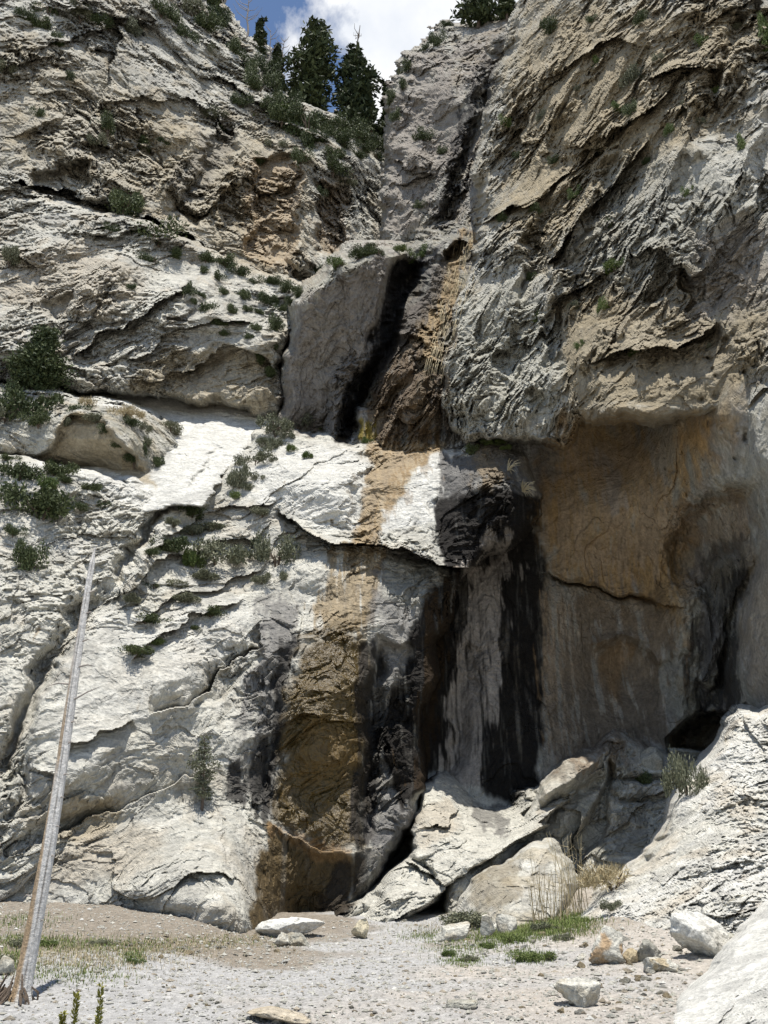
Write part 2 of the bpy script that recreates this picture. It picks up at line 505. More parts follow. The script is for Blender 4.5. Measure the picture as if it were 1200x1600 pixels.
def sheet(name, poly, ctrl, feats=(), edge=(1.0, 26), back=.12, ang=45, amp=1.0, big=1.0, smooth=(), chip=1.0, base=(PALE, GREY, TAN), mat=None, clip=None, strat=0.0, margin=13, step=1.0, warp=1.0, label=None, tanamt=.3, freq=1.0, cracks=1.0, el=.52):
    P = np.asarray(poly, float)
    x0, x1 = max(P[:, 0].min() - margin, -110), min(P[:, 0].max() + margin, 1310)
    y0, y1 = max(P[:, 1].min() - margin, -90), min(P[:, 1].max() + margin, 1690)
    st = STEP * step
    us = np.arange(x0, x1 + st, st); vs = np.arange(y0, y1 + st, st)
    U, V = np.meshgrid(us, vs)
    Y0 = upsample(tps(ctrl), us, vs)
    shape = U.shape
    dx, dy, dz = pdir(U, V)
    def world(Y):
        return np.stack([(dx * Y / dy).ravel(), Y.ravel(), (CAM[2] + dz * Y / dy).ravel()], 1).astype(f32)
    # only the part near the outline is worth computing
    sd0 = sdist(U.ravel(), V.ravel(), poly, 60).reshape(shape)
    act = (sd0 > -margin - 14).ravel()
    P0 = world(Y0)[act]
    pxm = 1.0 / (F / np.median(Y0)) if True else 0     # metres per px
    wu = np.zeros(U.size, f32); wv = np.zeros(U.size, f32)
    wn = fbm(P0 * .55, 4, .55); wn2 = fbm(P0 * .55 + 40.7, 4, .55)
    wu[act] = wn * 11 * warp; wv[act] = wn2 * 11 * warp
    Uw = U + wu.reshape(shape); Vw = V + wv.reshape(shape)
    Y = Y0.copy()
    for ft in feats:
        k = ft[0]
        if k == 'bump':
            _, cx, cy, rx, ry, a, amt = ft
            ca, sa = math.cos(math.radians(a)), math.sin(math.radians(a))
            e = ((Uw - cx) * ca - (Vw - cy) * sa) / rx; g = ((Uw - cx) * sa + (Vw - cy) * ca) / ry
            Y = Y - amt * np.exp(-(e * e + g * g))
        elif k == 'push':
            _, pl, fe, amt = ft
            s_ = sdist(Uw.ravel(), Vw.ravel(), pl, fe + 5).reshape(shape)
            Y = Y + amt * ss(s_, -fe * .5, fe * .5)
        else:
            line = ft[1]
            A = np.asarray(line, float); R = 170
            m = (U > A[:, 0].min() - R) & (U < A[:, 0].max() + R) & (V > A[:, 1].min() - R) & (V < A[:, 1].max() + R)
            if not m.any():
                continue
            d, s, r = seg_dist(Uw[m], Vw[m], line)
            end = ss(r, 0, .12) * ss(1 - r, 0, .12)
            # beyond the ends of the line
            if k == 'step':      # lip: rock above stands proud, rock below is cut back
                _, _, amt, wb, up, wa = ft
                Y[m] += np.where(s > 0, amt * np.exp(-d / wb), -up * np.exp(-d / wa)) * end
            elif k == 'groove':
                _, _, amt, w = ft
                Y[m] += amt * np.exp(-(d / w) ** 2) * (end * .8 + .2)
            elif k == 'rib':
                _, _, amt, w = ft
                Y[m] -= amt * np.exp(-np.abs(d) / w) * end
    sd = sdist(Uw.ravel(), Vw.ravel(), poly, 70).reshape(shape)
    E, R = edge
    back = max(back, .4)
    t = np.clip(1 - sd / R, 0, 1)
    Y = Y + E * (1 - np.sqrt(np.clip(1 - t * t, 0, 1))) + np.clip(-sd, 0, None) * back
    # relief of the rock itself
    Pb = world(Y)[act]
    a = math.radians(ang)
    al = Pb[:, 0] * math.cos(a) + Pb[:, 2] * math.sin(a)
    ac = -Pb[:, 0] * math.sin(a) + Pb[:, 2] * math.cos(a)
    C = np.stack([al * el, Pb[:, 1] * .7, ac], 1).astype(f32) * f32(freq)
    w3 = fbm(C * .6 + 9.1, 3)
    C = C + np.stack([w3 * .5, w3 * 0, fbm(C * .6 + 31.7, 3) * .5], 1)
    B = fbm(C * .22, 3)
    f1 = facet(C * .36); f2 = facet(C * .95 + 5.5); f3 = facet(C * 2.5 + 11.5); f4 = facet(C * 5.2 + 3.3)
    rough = .38 + 1.1 * ss(fbm(Pb * .16 + 77, 4), -.3, .35)
    fine = fbm(C * 3.0, 4, .6)
    am = np.full(act.sum(), float(amp), f32)
    for (pl, fe, val) in smooth:
        s_ = sdist(Uw.ravel()[act], Vw.ravel()[act], pl, fe + 5)
        am = am * (1 + (val - 1) * ss(s_, -fe * .5, fe * .5))
    D = B * 1.1 * big
    D += am * rough * (f1[:, 0] * .50 + f2[:, 0] * .23 * chip + f3[:, 0] * .16 * chip + f4[:, 0] * .16 * chip + fine * .17) / freq ** .7
    D += cracks * am * rough * (.06 * np.exp(-f1[:, 1] / .04) + .035 * np.exp(-f2[:, 1] / .05)) / freq
    if strat:
        q = ac * 1.5 + w3 * 1.2
        D += strat * am * (np.abs((q % 1) - .5) * .8 + .5 * np.abs(((q * 3.1) % 1) - .5))
    Dg = np.zeros(U.size, f32); Dg[act] = D
    Y = Y + Dg.reshape(shape) * (1 - .3 * ss(-sd, 0, 20))
    W = world(Y)
    # colour
    n1 = fbm(Pb * .25 + 3, 4); n2 = fbm(Pb * .9 + 13, 4)
    n3 = fbm(C * 1.6 + 21, 4, .6)
    k1 = ss(n1 + .5 * n3, -.5, .5)[:, None]
    col = base[0] * (1 - k1) + base[1] * k1
    k2 = (ss(n2 + .4 * n1, -.05, .55) * tanamt)[:, None]
    col = col * (1 - k2) + base[2] * k2
    # flakes of fresh pale rock against weathered grey faces
    k3 = (ss(f3[:, 0] + .6 * n3, .15, .5) * .30)[:, None]
    col = col * (1 - k3) + WHITE * k3
    k4 = (ss(f2[:, 0] - .5 * n2, .2, .55) * .25)[:, None]
    col = col * (1 - k4) + DKGREY * k4
    cr = (np.exp(-f1[:, 1] / .03) * .16 + np.exp(-f2[:, 1] / .035) * .10)[:, None] * np.clip(am, 0, 1)[:, None]
    col = col * (1 - np.clip(cr * cracks, 0, .7)) + np.array([.16, .13, .10]) * np.clip(cr * cracks, 0, .7)
    wet = np.zeros(act.sum(), f32)
    uu, vv = Uw.ravel()[act], Vw.ravel()[act]
    SC = np.stack([Pb[:, 0] * 2.6, Pb[:, 1] * .6, Pb[:, 2] * .22], 1).astype(f32)
    streak = fbm(SC + w3[:, None] * .15, 4, .6)
    streak2 = fbm(SC * 2.7 + 50, 3, .6)
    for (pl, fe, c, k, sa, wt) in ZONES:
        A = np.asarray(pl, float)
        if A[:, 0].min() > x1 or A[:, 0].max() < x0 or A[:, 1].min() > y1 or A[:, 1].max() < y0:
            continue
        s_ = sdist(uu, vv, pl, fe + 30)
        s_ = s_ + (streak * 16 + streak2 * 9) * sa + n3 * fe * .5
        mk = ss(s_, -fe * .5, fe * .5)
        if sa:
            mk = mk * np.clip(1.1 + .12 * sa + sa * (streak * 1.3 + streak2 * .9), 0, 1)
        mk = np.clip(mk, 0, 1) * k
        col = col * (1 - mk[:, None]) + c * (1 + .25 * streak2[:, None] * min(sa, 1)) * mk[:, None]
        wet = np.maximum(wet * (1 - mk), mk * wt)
    tint = np.zeros((U.size, 4), f32)
    tint[act, :3] = np.clip(col, .01, .85); tint[act, 3] = wet
    # faces
    ok = ((sd > -margin) & (sd0 > -margin - 12)).ravel()
    nx = len(us); ny = len(vs)
    idx = np.arange(nx * ny).reshape(ny, nx)
    q = np.stack([idx[:-1, :-1], idx[1:, :-1], idx[1:, 1:], idx[:-1, 1:]], -1).reshape(-1, 4)
    q = q[ok[q].all(1)]
    used = np.zeros(nx * ny, bool); used[q] = True
    remap = np.cumsum(used) - 1
    me = mesh_np(name, W[used], remap[q], tint[used], smooth=False); print(name, len(q))
    o = link(name, me, mat or M_ROCK, kind='structure', label=label)
    Yv = np.where((ok.reshape(shape)) & (sd > 0), Y, 1e6)
    SHEETS[name] = (us[0], vs[0], st, Yv)
    return o


def front(px, py):
    """world point of the nearest rock seen at that point of the photograph"""
    best, nm = 1e6, None
    for k, (u0, v0, st, Y) in SHEETS.items():
        i = int(round((py - v0) / st)); j = int(round((px - u0) / st))
        if 0 <= i < Y.shape[0] and 0 <= j < Y.shape[1] and Y[i, j] < best:
            best, nm = Y[i, j], k
    return (at(px, py, best), nm) if nm else (None, None)



# ------------------------------------------------------------------ cliffs (far to near)
sheet('upper_left_cliff',
      [(-200, -200), (325, -200), (345, -20), (356, 12), (380, 56), (418, 72), (432, 114), (446, 150), (490, 168), (530, 182), (570, 200), (603, 214), (650, 240), (660, 420), (560, 470), (430, 520), (-200, 420)],
      [(-100, -80, 52.5), (200, -80, 56), (350, 0, 61), (430, 80, 62), (600, 220, 62), (0, 0, 50.6), (0, 150, 48.5), (0, 290, 45.5), (200, 0, 53.8), (200, 150, 51.4), (200, 330, 48), (350, 150, 56), (350, 300, 51), (350, 400, 48.5), (480, 250, 54.5), (480, 440, 50), (600, 300, 59), (600, 460, 55), (-100, 420, 44.5)],
      feats=[('step', [(190, 30), (185, 80), (165, 140), (130, 205)], .9, 22, .6, 26),
             ('step', [(472, 235), (440, 300), (425, 380), (432, 410)], 0, 20, 0, 10),
             ('push', [(398, 250), (470, 236), (462, 330), (452, 420), (385, 395), (400, 320)], 14, 1.9),
             ('rib', [(478, 225), (470, 330), (468, 430)], 1.8, 22),
             ('push', [(345, 190), (372, 200), (350, 280), (310, 350), (275, 330), (320, 250)], 12, 1.3),
             ('rib', [(380, 180), (372, 260), (330, 360)], 1.0, 14),
             ('rib', [(300, 180), (285, 260), (245, 320)], 1.0, 14),
             ('push', [(500, 290), (540, 290), (530, 400), (495, 400)], 12, 1.4),
             ('rib', [(545, 240), (552, 330), (545, 400)], 1.0, 16),
             ('push', [(60, 270), (140, 250), (145, 290), (110, 325), (50, 300)], 12, 1.5),
             ('step', [(0, 275), (60, 290), (150, 320), (240, 345), (330, 392), (420, 430)], 1.6, 26, .9, 40),
             ('step', [(0, 105), (40, 95), (110, 60), (180, 30), (260, 40)], .6, 20, .4, 30),
             ('step', [(140, 180), (220, 150), (300, 160), (360, 200)], .45, 22, .3, 20),
             ('step', [(300, 110), (370, 130), (440, 190), (520, 230)], .7, 22, .6, 20),
             ('bump', 100, 220, 90, 40, 10, 1.2), ('bump', 250, 120, 80, 40, -30, 1.0), ('bump', 540, 230, 60, 30, -30, 1.0)],
      margin=6, edge=(3, 30), back=.16, ang=-34, el=.75, freq=1.0, amp=1.45, big=1.3, base=(PALE * .86, PALE * .62, TAN * .95), tanamt=.45, strat=.06)

sheet('gully_cliff',
      [(604, 150), (612, 120), (640, 85), (665, 62), (690, 45), (703, 36), (735, 36), (770, 34), (800, 26), (826, 0), (900, -200), (1000, -200), (980, 460), (620, 470), (598, 400), (597, 330), (606, 260), (602, 200)],
      [(610, 140, 54), (605, 260, 52), (600, 400, 50), (700, 40, 57), (700, 200, 52.5), (680, 380, 49.5), (760, 30, 56), (760, 200, 50), (740, 380, 46), (900, 0, 52), (900, 400, 46)],
      feats=[('groove', [(790, 60), (770, 140), (735, 230), (705, 330), (690, 380)], 2.5, 14),
             ('rib', [(745, 90), (735, 180), (700, 260), (690, 340)], 1.6, 20),
             ('groove', [(640, 100), (628, 180), (615, 260)], 1.0, 12),
             ('bump', 655, 250, 24, 24, 30, 1.3), ('bump', 640, 330, 34, 40, 0, 1.0), ('bump', 690, 120, 34, 60, 0, 1.2),
             ('step', [(610, 250), (640, 275), (680, 270)], .9, 16, .5, 12)],
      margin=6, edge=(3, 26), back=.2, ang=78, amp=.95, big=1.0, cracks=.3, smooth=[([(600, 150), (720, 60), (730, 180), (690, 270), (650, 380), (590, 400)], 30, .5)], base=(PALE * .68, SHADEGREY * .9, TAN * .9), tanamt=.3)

sheet('middle_left_cliff',
      [(-200, 220), (0, 288), (90, 308), (200, 332), (330, 388), (400, 412), (478, 446), (476, 500), (446, 545), (446, 652), (425, 650), (340, 637), (200, 617), (100, 603), (0, 592), (-200, 580)],
      [(-100, 280, 43.5), (0, 300, 44), (200, 350, 45), (400, 430, 46), (470, 460, 46), (0, 450, 40.8), (200, 450, 42), (350, 480, 43.5), (440, 540, 43), (0, 590, 38.5), (200, 600, 39.8), (330, 630, 40.6), (430, 650, 41.5)],
      feats=[('step', [(200, 600), (300, 570), (350, 545), (420, 560), (440, 590)], .9, 24, .6, 24),
             ('push', [(240, 575), (330, 545), (430, 560), (440, 640), (330, 660), (200, 630)], 26, .9),
             ('step', [(110, 560), (160, 520), (240, 480), (300, 440)], .9, 26, .7, 20),
             ('step', [(200, 570), (260, 530), (330, 500), (400, 500)], .6, 18, .5, 16),
             ('bump', 280, 470, 80, 24, 40, .9), ('bump', 180, 420, 60, 24, 40, .8), ('bump', 400, 600, 40, 40, 0, 1.0),
             ('push', [(60, 470), (120, 455), (110, 500), (80, 520)], 14, .9)],
      edge=(2.2, 18), back=.25, ang=40, amp=1.0, el=.6, big=1.0, base=(PALE * .94, PALE * .76, PINK), tanamt=.55)

sheet('water_chute',
      [(545, 420), (640, 380), (665, 372), (690, 365), (740, 350), (800, 330), (830, 720), (500, 720), (510, 600)],
      [(560, 430, 43), (640, 430, 43.5), (700, 380, 44.5), (740, 370, 45), (600, 560, 40.6), (660, 560, 40.0), (700, 560, 40.2), (560, 690, 40), (640, 690, 38.6), (700, 690, 38.6), (800, 690, 39), (800, 400, 44)],
      feats=[('groove', [(652, 398), (634, 450), (612, 510), (592, 560), (562, 620), (536, 690)], 3.4, 17),
             ('bump', 655, 600, 48, 62, -20, 1.6), ('step', [(580, 660), (590, 610), (620, 570), (680, 550)], 0, 10, .0, 10),
             ('groove', [(575, 700), (600, 640), (640, 600), (660, 560)], .9, 9),
             ('bump', 700, 385, 26, 24, 30, 1.4), ('push', [(692, 385), (722, 375), (725, 402), (696, 410)], 7, 2.2),
             ('rib', [(680, 410), (650, 470), (625, 530)], 1.2, 14)],
      edge=(2, 14), ang=62, amp=1.15, big=.6, base=(GREY * .7, DKGREY, TAN), tanamt=.3)

sheet('pillar_rock',
      [(434, 560), (448, 520), (462, 480), (480, 448), (520, 418), (558, 394), (598, 388), (622, 390), (632, 400), (614, 430), (604, 490), (584, 530), (562, 590), (540, 650), (530, 720), (430, 720), (425, 680), (440, 640), (436, 600)],
      [(450, 560, 41.4), (480, 470, 39.8), (560, 410, 39.4), (640, 400, 40.0), (600, 480, 41.0), (520, 520, 40.8), (550, 600, 42.0), (460, 640, 42.2), (520, 680, 43.2), (440, 700, 43.0)],
      feats=[('bump', 545, 595, 26, 14, 0, .5), ('bump', 500, 640, 14, 30, 0, .5), ('rib', [(600, 410), (590, 470), (560, 560), (530, 640)], .7, 26), ('bump', 460, 640, 22, 40, 0, .6)],
      smooth=[([(470, 470), (560, 420), (600, 430), (560, 560), (500, 640), (450, 640), (445, 580)], 20, .4)],
      edge=(3.2, 20), back=.2, ang=70, amp=.95, big=.4, base=(GREY, SHADEGREY, TAN), tanamt=.2)

sheet('recess_wall',
      [(560, 640), (1400, 560), (1400, 1300), (1150, 1330), (1000, 1480), (480, 1480), (480, 1200), (560, 900)],
      [(600, 700, 40), (600, 1000, 37.5), (600, 1300, 36), (700, 700, 40), (700, 900, 38.6), (700, 1100, 37.4), (700, 1230, 36.4), (840, 700, 39), (840, 900, 38.6), (840, 1100, 37.8), (830, 1250, 37), (900, 660, 38.5), (950, 800, 38.2), (1000, 660, 37.6), (1000, 900, 38), (1000, 1100, 37.6), (920, 1250, 36.4), (1060, 1150, 37.5), (1100, 900, 34.5), (1110, 650, 29.8), (1060, 700, 33.6), (1140, 740, 30.2), (1180, 900, 30.6), (1200, 1050, 30.5), (1200, 640, 27.9), (1200, 780, 28.4), (1300, 700, 27), (1300, 1000, 28), (700, 1450, 34), (1000, 1400, 34), (860, 1450, 34)],
      feats=[('step', [(835, 893), (880, 905), (960, 928), (1040, 940), (1075, 945)], .55, 30, .35, 14),
             ('groove', [(845, 893), (900, 910), (960, 928), (1040, 942)], .45, 4),
             ('push', [(1050, 850), (1075, 800), (1110, 775), (1150, 766), (1176, 776), (1182, 830), (1168, 900), (1160, 1000), (1135, 1110), (1090, 1130), (1080, 1000), (1095, 930), (1065, 900)], 56, 2.4),
             ('rib', [(1040, 850), (1072, 795), (1110, 768), (1150, 758), (1184, 770)], .4, 16),
             ('groove', [(1175, 860), (1160, 930), (1140, 1010), (1120, 1090)], 1.3, 8),
             ('rib', [(1100, 930), (1120, 1000), (1095, 1080)], .8, 10),
             ('push', [(1055, 1150), (1075, 1128), (1120, 1118), (1160, 1112), (1180, 1160), (1120, 1180), (1060, 1175)], 24, 5),
             ('step', [(895, 655), (960, 653), (1060, 660), (1150, 640)], 0, 10, 0, 10),
             *[('bump', float(x_), float(y_), r_, r_ * 1.2, 0, -r_ * .06) for x_, y_, r_ in zip(rng.uniform(1040, 1170, 34), rng.uniform(655, 800, 34), 2 + 5 * rng.random(34) ** 3)], ('bump', 930, 800, 90, 60, 0, .8), ('bump', 780, 1050, 60, 160, 8, .7), ('groove', [(740, 1000), (720, 1100), (700, 1230)], .5, 12),
             ('bump', 1000, 1060, 90, 70, 0, -1.1), ('rib', [(920, 1010), (960, 985), (1010, 1000), (1040, 1050)], .5, 12), ('bump', 860, 1150, 40, 90, 0, .6)],
      smooth=[([(560, 600), (1400, 600), (1400, 1480), (560, 1480)], 10, .26)],
      edge=(.2, 10), cracks=.0, ang=75, amp=.9, big=.55, base=(GREY, SHADEGREY, TAN), tanamt=.5)

sheet('lower_cliff',
      [(-200, 690), (0, 704), (60, 712), (150, 736), (240, 762), (262, 766), (300, 768), (345, 742), (385, 695), (405, 662), (430, 655), (470, 668), (520, 682), (560, 688), (640, 690), (720, 691), (770, 686), (805, 690), (826, 716), (838, 760), (842, 800), (815, 835), (775, 868), (735, 884), (716, 905), (702, 950), (690, 1010), (676, 1080), (655, 1150), (652, 1230), (640, 1290), (600, 1350), (560, 1410), (515, 1500), (-200, 1520)],
      [(-100, 720, 33), (0, 710, 33.4), (120, 740, 34), (240, 775, 34.5), (0, 850, 30.6), (0, 1000, 28.8), (0, 1200, 27), (0, 1440, 25), (120, 850, 32), (120, 1000, 29.6), (120, 1200, 27.2), (120, 1450, 25.2),
       (300, 790, 36), (400, 680, 39.2), (520, 690, 38.5), (640, 693, 38.2), (760, 695, 37.6), (820, 720, 37), (400, 760, 36.6), (480, 820, 34.9), (560, 850, 34.3), (650, 865, 34.6), (720, 860, 35.0), (830, 800, 36.2), (700, 770, 35.9), (780, 760, 35.6),
       (300, 900, 33.2), (250, 1000, 31), (400, 920, 33.3), (420, 1000, 32), (300, 1060, 30.0), (200, 1150, 28.6), (380, 1120, 30.6), (330, 1220, 28.6), (240, 1330, 26.7), (380, 1330, 27.4), (250, 1450, 25.3), (400, 1450, 26.0),
       (520, 1000, 32.4), (640, 1000, 33.4), (500, 1150, 31.4), (640, 1150, 32.8), (440, 1280, 30.5), (540, 1330, 30.7), (620, 1280, 31.6), (450, 1440, 30.0), (520, 1440, 29.8)],
      feats=[('step', [(268, 768), (235, 830), (205, 870), (165, 925), (130, 950)], -0.0, 20, 0, 14),
             ('groove', [(268, 768), (240, 815), (205, 868), (180, 915)], 1.3, 8),
             ('groove', [(170, 930), (120, 965), (75, 1035), (40, 1110), (0, 1230)], 1.5, 14),
             ('rib', [(300, 775), (260, 830), (215, 890), (190, 940)], .9, 18),
             # diagonal shelves of the ridge
             ('step', [(180, 930), (250, 880), (330, 850), (420, 830)], .45, 14, .5, 22),
             ('step', [(200, 985), (290, 925), (360, 900), (430, 895)], .3, 12, .3, 20),
             ('step', [(190, 1040), (260, 985), (330, 950), (385, 935)], .3, 14, .3, 18),
             ('step', [(225, 870), (290, 820), (360, 790), (430, 790)], .4, 12, .4, 16),
             # scalloped overhangs of the white slab
             ('step', [(405, 975), (408, 1012), (385, 1030), (345, 1050), (325, 1078), (290, 1100), (235, 1118)], .8, 26, .6, 34),
             ('push', [(330, 1060), (400, 1015), (408, 1030), (345, 1095), (300, 1105)], 10, .5),
             ('step', [(345, 1220), (290, 1205), (240, 1230), (180, 1262), (110, 1290), (40, 1330)], .85, 26, .55, 34),
             ('step', [(100, 1175), (160, 1140), (210, 1120)], .4, 16, .3, 18),
             ('bump', 130, 1290, 40, 20, 20, -.9),
             ('bump', 260, 1370, 130, 90, 0, .8), ('bump', 320, 1410, 90, 40, 0, .8), ('groove', [(100, 1440), (140, 1436), (155, 1450)], .9, 8),
             ('groove', [(0, 1290), (30, 1240), (45, 1160), (60, 1090)], .5, 8),
             # shelf below the fall
             ('step', [(415, 800), (440, 815), (480, 828), (545, 850), (590, 846), (612, 862), (660, 872), (720, 884), (770, 876)], 1.5, 12, 1.3, 26),
             ('bump', 500, 760, 70, 40, -20, 1.2), ('bump', 650, 800, 50, 50, 0, .7), ('bump', 775, 775, 62, 70, 0, 1.5),
             ('groove', [(575, 700), (572, 760), (550, 830)], .5, 10),
             ('groove', [(715, 705), (690, 750), (680, 810)], .35, 8),
             ('bump', 490, 890, 40, 30, 0, .7), ('step', [(455, 845), (480, 835), (520, 848), (532, 862)], .3, 10, .5, 14),
             ('step', [(420, 1000), (445, 1100), (430, 1230), (420, 1290)], 0, 10, 0, 10),
             ('bump', 510, 1150, 60, 120, 0, .9), ('step', [(460, 1120), (500, 1130), (560, 1120), (590, 1120)], .12, 14, .1, 10),
             ('groove', [(590, 1000), (590, 1150), (575, 1320)], .8, 12), ('groove', [(450, 1000), (425, 1120), (405, 1250)], .5, 12),
             # rim and dark room below the brown curtain
             ('step', [(405, 1275), (430, 1294), (470, 1310), (540, 1336), (580, 1325), (610, 1335)], -.4, 26, 0, 10),
             ('push', [(425, 1300), (540, 1350), (560, 1420), (515, 1480), (380, 1480), (405, 1400)], 16, .15),
             ('step', [(345, 1240), (400, 1262), (418, 1300), (415, 1360), (395, 1450)], 0, 10, 0, 14),
             ('push', [(590, 1000), (640, 1010), (650, 1200), (560, 1330), (570, 1100)], 16, .5),
             ('rib', [(625, 1020), (600, 1130), (610, 1200), (560, 1310)], .6, 14)],
      smooth=[([(430, 1000), (590, 1000), (570, 1330), (540, 1470), (390, 1470), (410, 1290)], 20, .45), ([(150, 960), (390, 950), (330, 1060), (120, 1220), (60, 1180)], 30, .5), ([(600, 700), (770, 700), (700, 860), (600, 830)], 20, .55), ([(100, 1340), (200, 1290), (380, 1290), (390, 1450), (60, 1460)], 30, .7), ([(240, 1375), (400, 1375), (410, 1480), (230, 1480)], 30, .4)],
      edge=(2.4, 18), back=.2, ang=38, amp=.8, big=.75, cracks=.5, warp=1.35, base=(PALE, PALE * .88, PINK), tanamt=.4, strat=.08)

sheet('white_ramp',
      [(-200, 560), (60, 575), (200, 590), (300, 610), (430, 640), (440, 662), (400, 700), (352, 745), (312, 790), (200, 800), (-200, 780)],
      [(100, 600, 43.5), (300, 640, 43.5), (430, 655, 43.5), (260, 700, 38.5), (380, 700, 39.8), (300, 765, 35.2), (240, 770, 35), (60, 700, 39.5), (-100, 600, 43.5), (-100, 740, 38.5)],
      smooth=[([(0, 500), (500, 500), (500, 850), (0, 850)], 10, .5)],
      feats=[('groove', [(350, 700), (320, 730), (292, 760)], .35, 5)],
      edge=(.3, 10), ang=15, amp=.6, big=.25, base=(WHITE, WHITE, PALE), tanamt=.2)

sheet('ledge_block',
      [(-200, 585), (-20, 592), (60, 604), (100, 609), (150, 620), (215, 638), (264, 666), (282, 694), (264, 714), (250, 740), (242, 766), (200, 756), (150, 737), (60, 714), (-20, 704), (-200, 695)],
      [(-50, 600, 38.2), (60, 610, 38.4), (150, 630, 38.4), (240, 680, 38.0), (-50, 700, 35.6), (60, 705, 36.2), (110, 655, 35.8), (170, 660, 35.5), (150, 735, 36.8), (235, 755, 36.6), (210, 700, 35.6)],
      feats=[('push', [(58, 712), (112, 655), (160, 652), (212, 718), (236, 766), (150, 745)], 8, .8), ('rib', [(105, 650), (165, 648), (215, 712)], .6, 14)],
      smooth=[([(70, 705), (115, 665), (155, 660), (205, 720), (225, 755), (150, 730)], 8, .3)],
      edge=(1.0, 14), back=.2, ang=-30, amp=1.0, big=.5, base=(PALE, GREY, TAN), tanamt=.45)

sheet('upper_right_cliff',
      [(1400, -200), (900, -200), (840, -60), (812, 20), (800, 60), (786, 110), (768, 160), (762, 210), (748, 270), (764, 325), (746, 370), (738, 420), (712, 490), (694, 560), (690, 620), (702, 668), (728, 688), (800, 686), (880, 690), (897, 656), (960, 652), (1010, 657), (1060, 653), (1100, 656), (1130, 648), (1170, 640), (1400, 640)],
      [(820, 0, 44), (780, 150, 43.2), (755, 300, 41.8), (720, 450, 39.6), (695, 580, 37.6), (705, 660, 37.0), (800, 670, 35.4), (800, 550, 36.2), (800, 400, 37.6), (870, 660, 33.4), (880, 250, 38.6), (900, 0, 40.2), (950, 500, 32.4), (900, 400, 35), (960, 640, 29.4), (1050, 640, 28.5), (1000, 300, 33.4), (1000, 100, 34.8), (1060, -60, 35.4), (1100, 450, 30.4), (1100, 600, 29), (1100, 200, 32.2), (1200, 0, 32.2), (1200, 200, 31), (1200, 400, 29), (1200, 600, 27.6), (1300, 0, 32), (1300, 300, 28.5), (1300, 600, 25.6), (1160, 700, 28.6)],
      feats=[('step', [(880, 230), (940, 215), (1010, 175), (1060, 120)], .6, 26, .5, 20),
             ('rib', [(1010, 170), (960, 230), (900, 280), (850, 320)], 1.0, 18),
             ('step', [(720, 360), (820, 320), (900, 262), (985, 185)], .5, 22, .7, 24),
             ('step', [(850, 420), (900, 350), (960, 290), (1010, 210)], .8, 26, .8, 26),
             ('step', [(850, 120), (900, 90), (960, 60), (1010, 70)], .6, 24, .5, 20),
             ('step', [(1010, 120), (1080, 100), (1130, 110)], .5, 20, .5, 20), *[('rib', [(x + 60, y - 110), (x + 28, y - 40), (x - 10, y + 50), (x - 30, y + 110)], a_, w_) for x, y, a_, w_ in ((860, 170, .7, 10), (910, 300, .8, 12), (1000, 330, .7, 10), (1050, 240, .8, 12), (1110, 150, .8, 12), (1130, 300, .6, 10), (780, 420, .6, 10), (830, 560, .6, 10), (880, 380, .6, 9), (940, 150, .6, 10), (1170, 200, .7, 12), (1010, 500, .5, 12), (760, 560, .6, 12))],
             ('rib', [(830, 380), (800, 470), (790, 560)], .8, 14), ('rib', [(900, 450), (870, 540), (850, 620)], .7, 12), ('rib', [(960, 420), (930, 500), (900, 580)], .8, 14), ('rib', [(1040, 380), (1000, 470), (960, 540)], .8, 14),
             ('push', [(812, 360), (850, 370), (850, 430), (820, 460)], 12, .9), ('push', [(850, 500), (880, 470), (880, 560), (850, 580)], 10, .8),
             ('step', [(930, 560), (1000, 545), (1060, 540), (1120, 500)], .9, 40, .6, 22),
             *[('bump', float(x_), float(y_), r_, r_ * 1.2, 0, -r_ * .06) for x_, y_, r_ in zip(rng.uniform(1020, 1180, 24), rng.uniform(520, 645, 24), 2 + 4 * rng.random(24) ** 3)], ('bump', 760, 610, 50, 70, 20, .9), ('bump', 1090, 250, 40, 90, 20, .9), ('bump', 1160, 120, 40, 90, 20, 1.0), ('groove', [(1170, 20), (1120, 130), (1080, 240)], 1.0, 16),
             ('groove', [(890, 240), (850, 330), (830, 420)], .9, 14),
             ('bump', 960, 645, 60, 10, 0, .4)],
      smooth=[([(900, 575), (1200, 560), (1300, 700), (900, 700)], 30, .35), ([(1080, 350), (1250, 330), (1250, 520), (1080, 500)], 30, .45)],
      edge=(1.5, 13), back=.3, ang=56, amp=1.3, big=1.0, el=.6, cracks=.5, base=(PALE * .82, GREY * .9, TAN * .85), tanamt=.5, strat=.06)

sheet('right_lobe_rock',
      [(1190, 545), (1165, 570), (1150, 600), (1146, 640), (1155, 680), (1172, 720), (1195, 752), (1215, 800), (1300, 900), (1400, 900), (1400, 480), (1250, 500)],
      [(1150, 640, 28.6), (1170, 580, 28.6), (1200, 560, 28.6), (1200, 640, 26.8), (1200, 740, 26.8), (1180, 700, 27.4), (1300, 600, 24.5), (1300, 800, 24.5)],
      smooth=[([(1100, 500), (1400, 500), (1400, 900), (1100, 900)], 10, .45)],
      feats=[('step', [(1160, 640), (1185, 610), (1210, 600)], .4, 12, .2, 10)],
      edge=(2.4, 26), back=.3, ang=60, amp=.7, big=.3, base=(PALE * .9, GREY, TAN), tanamt=.2)

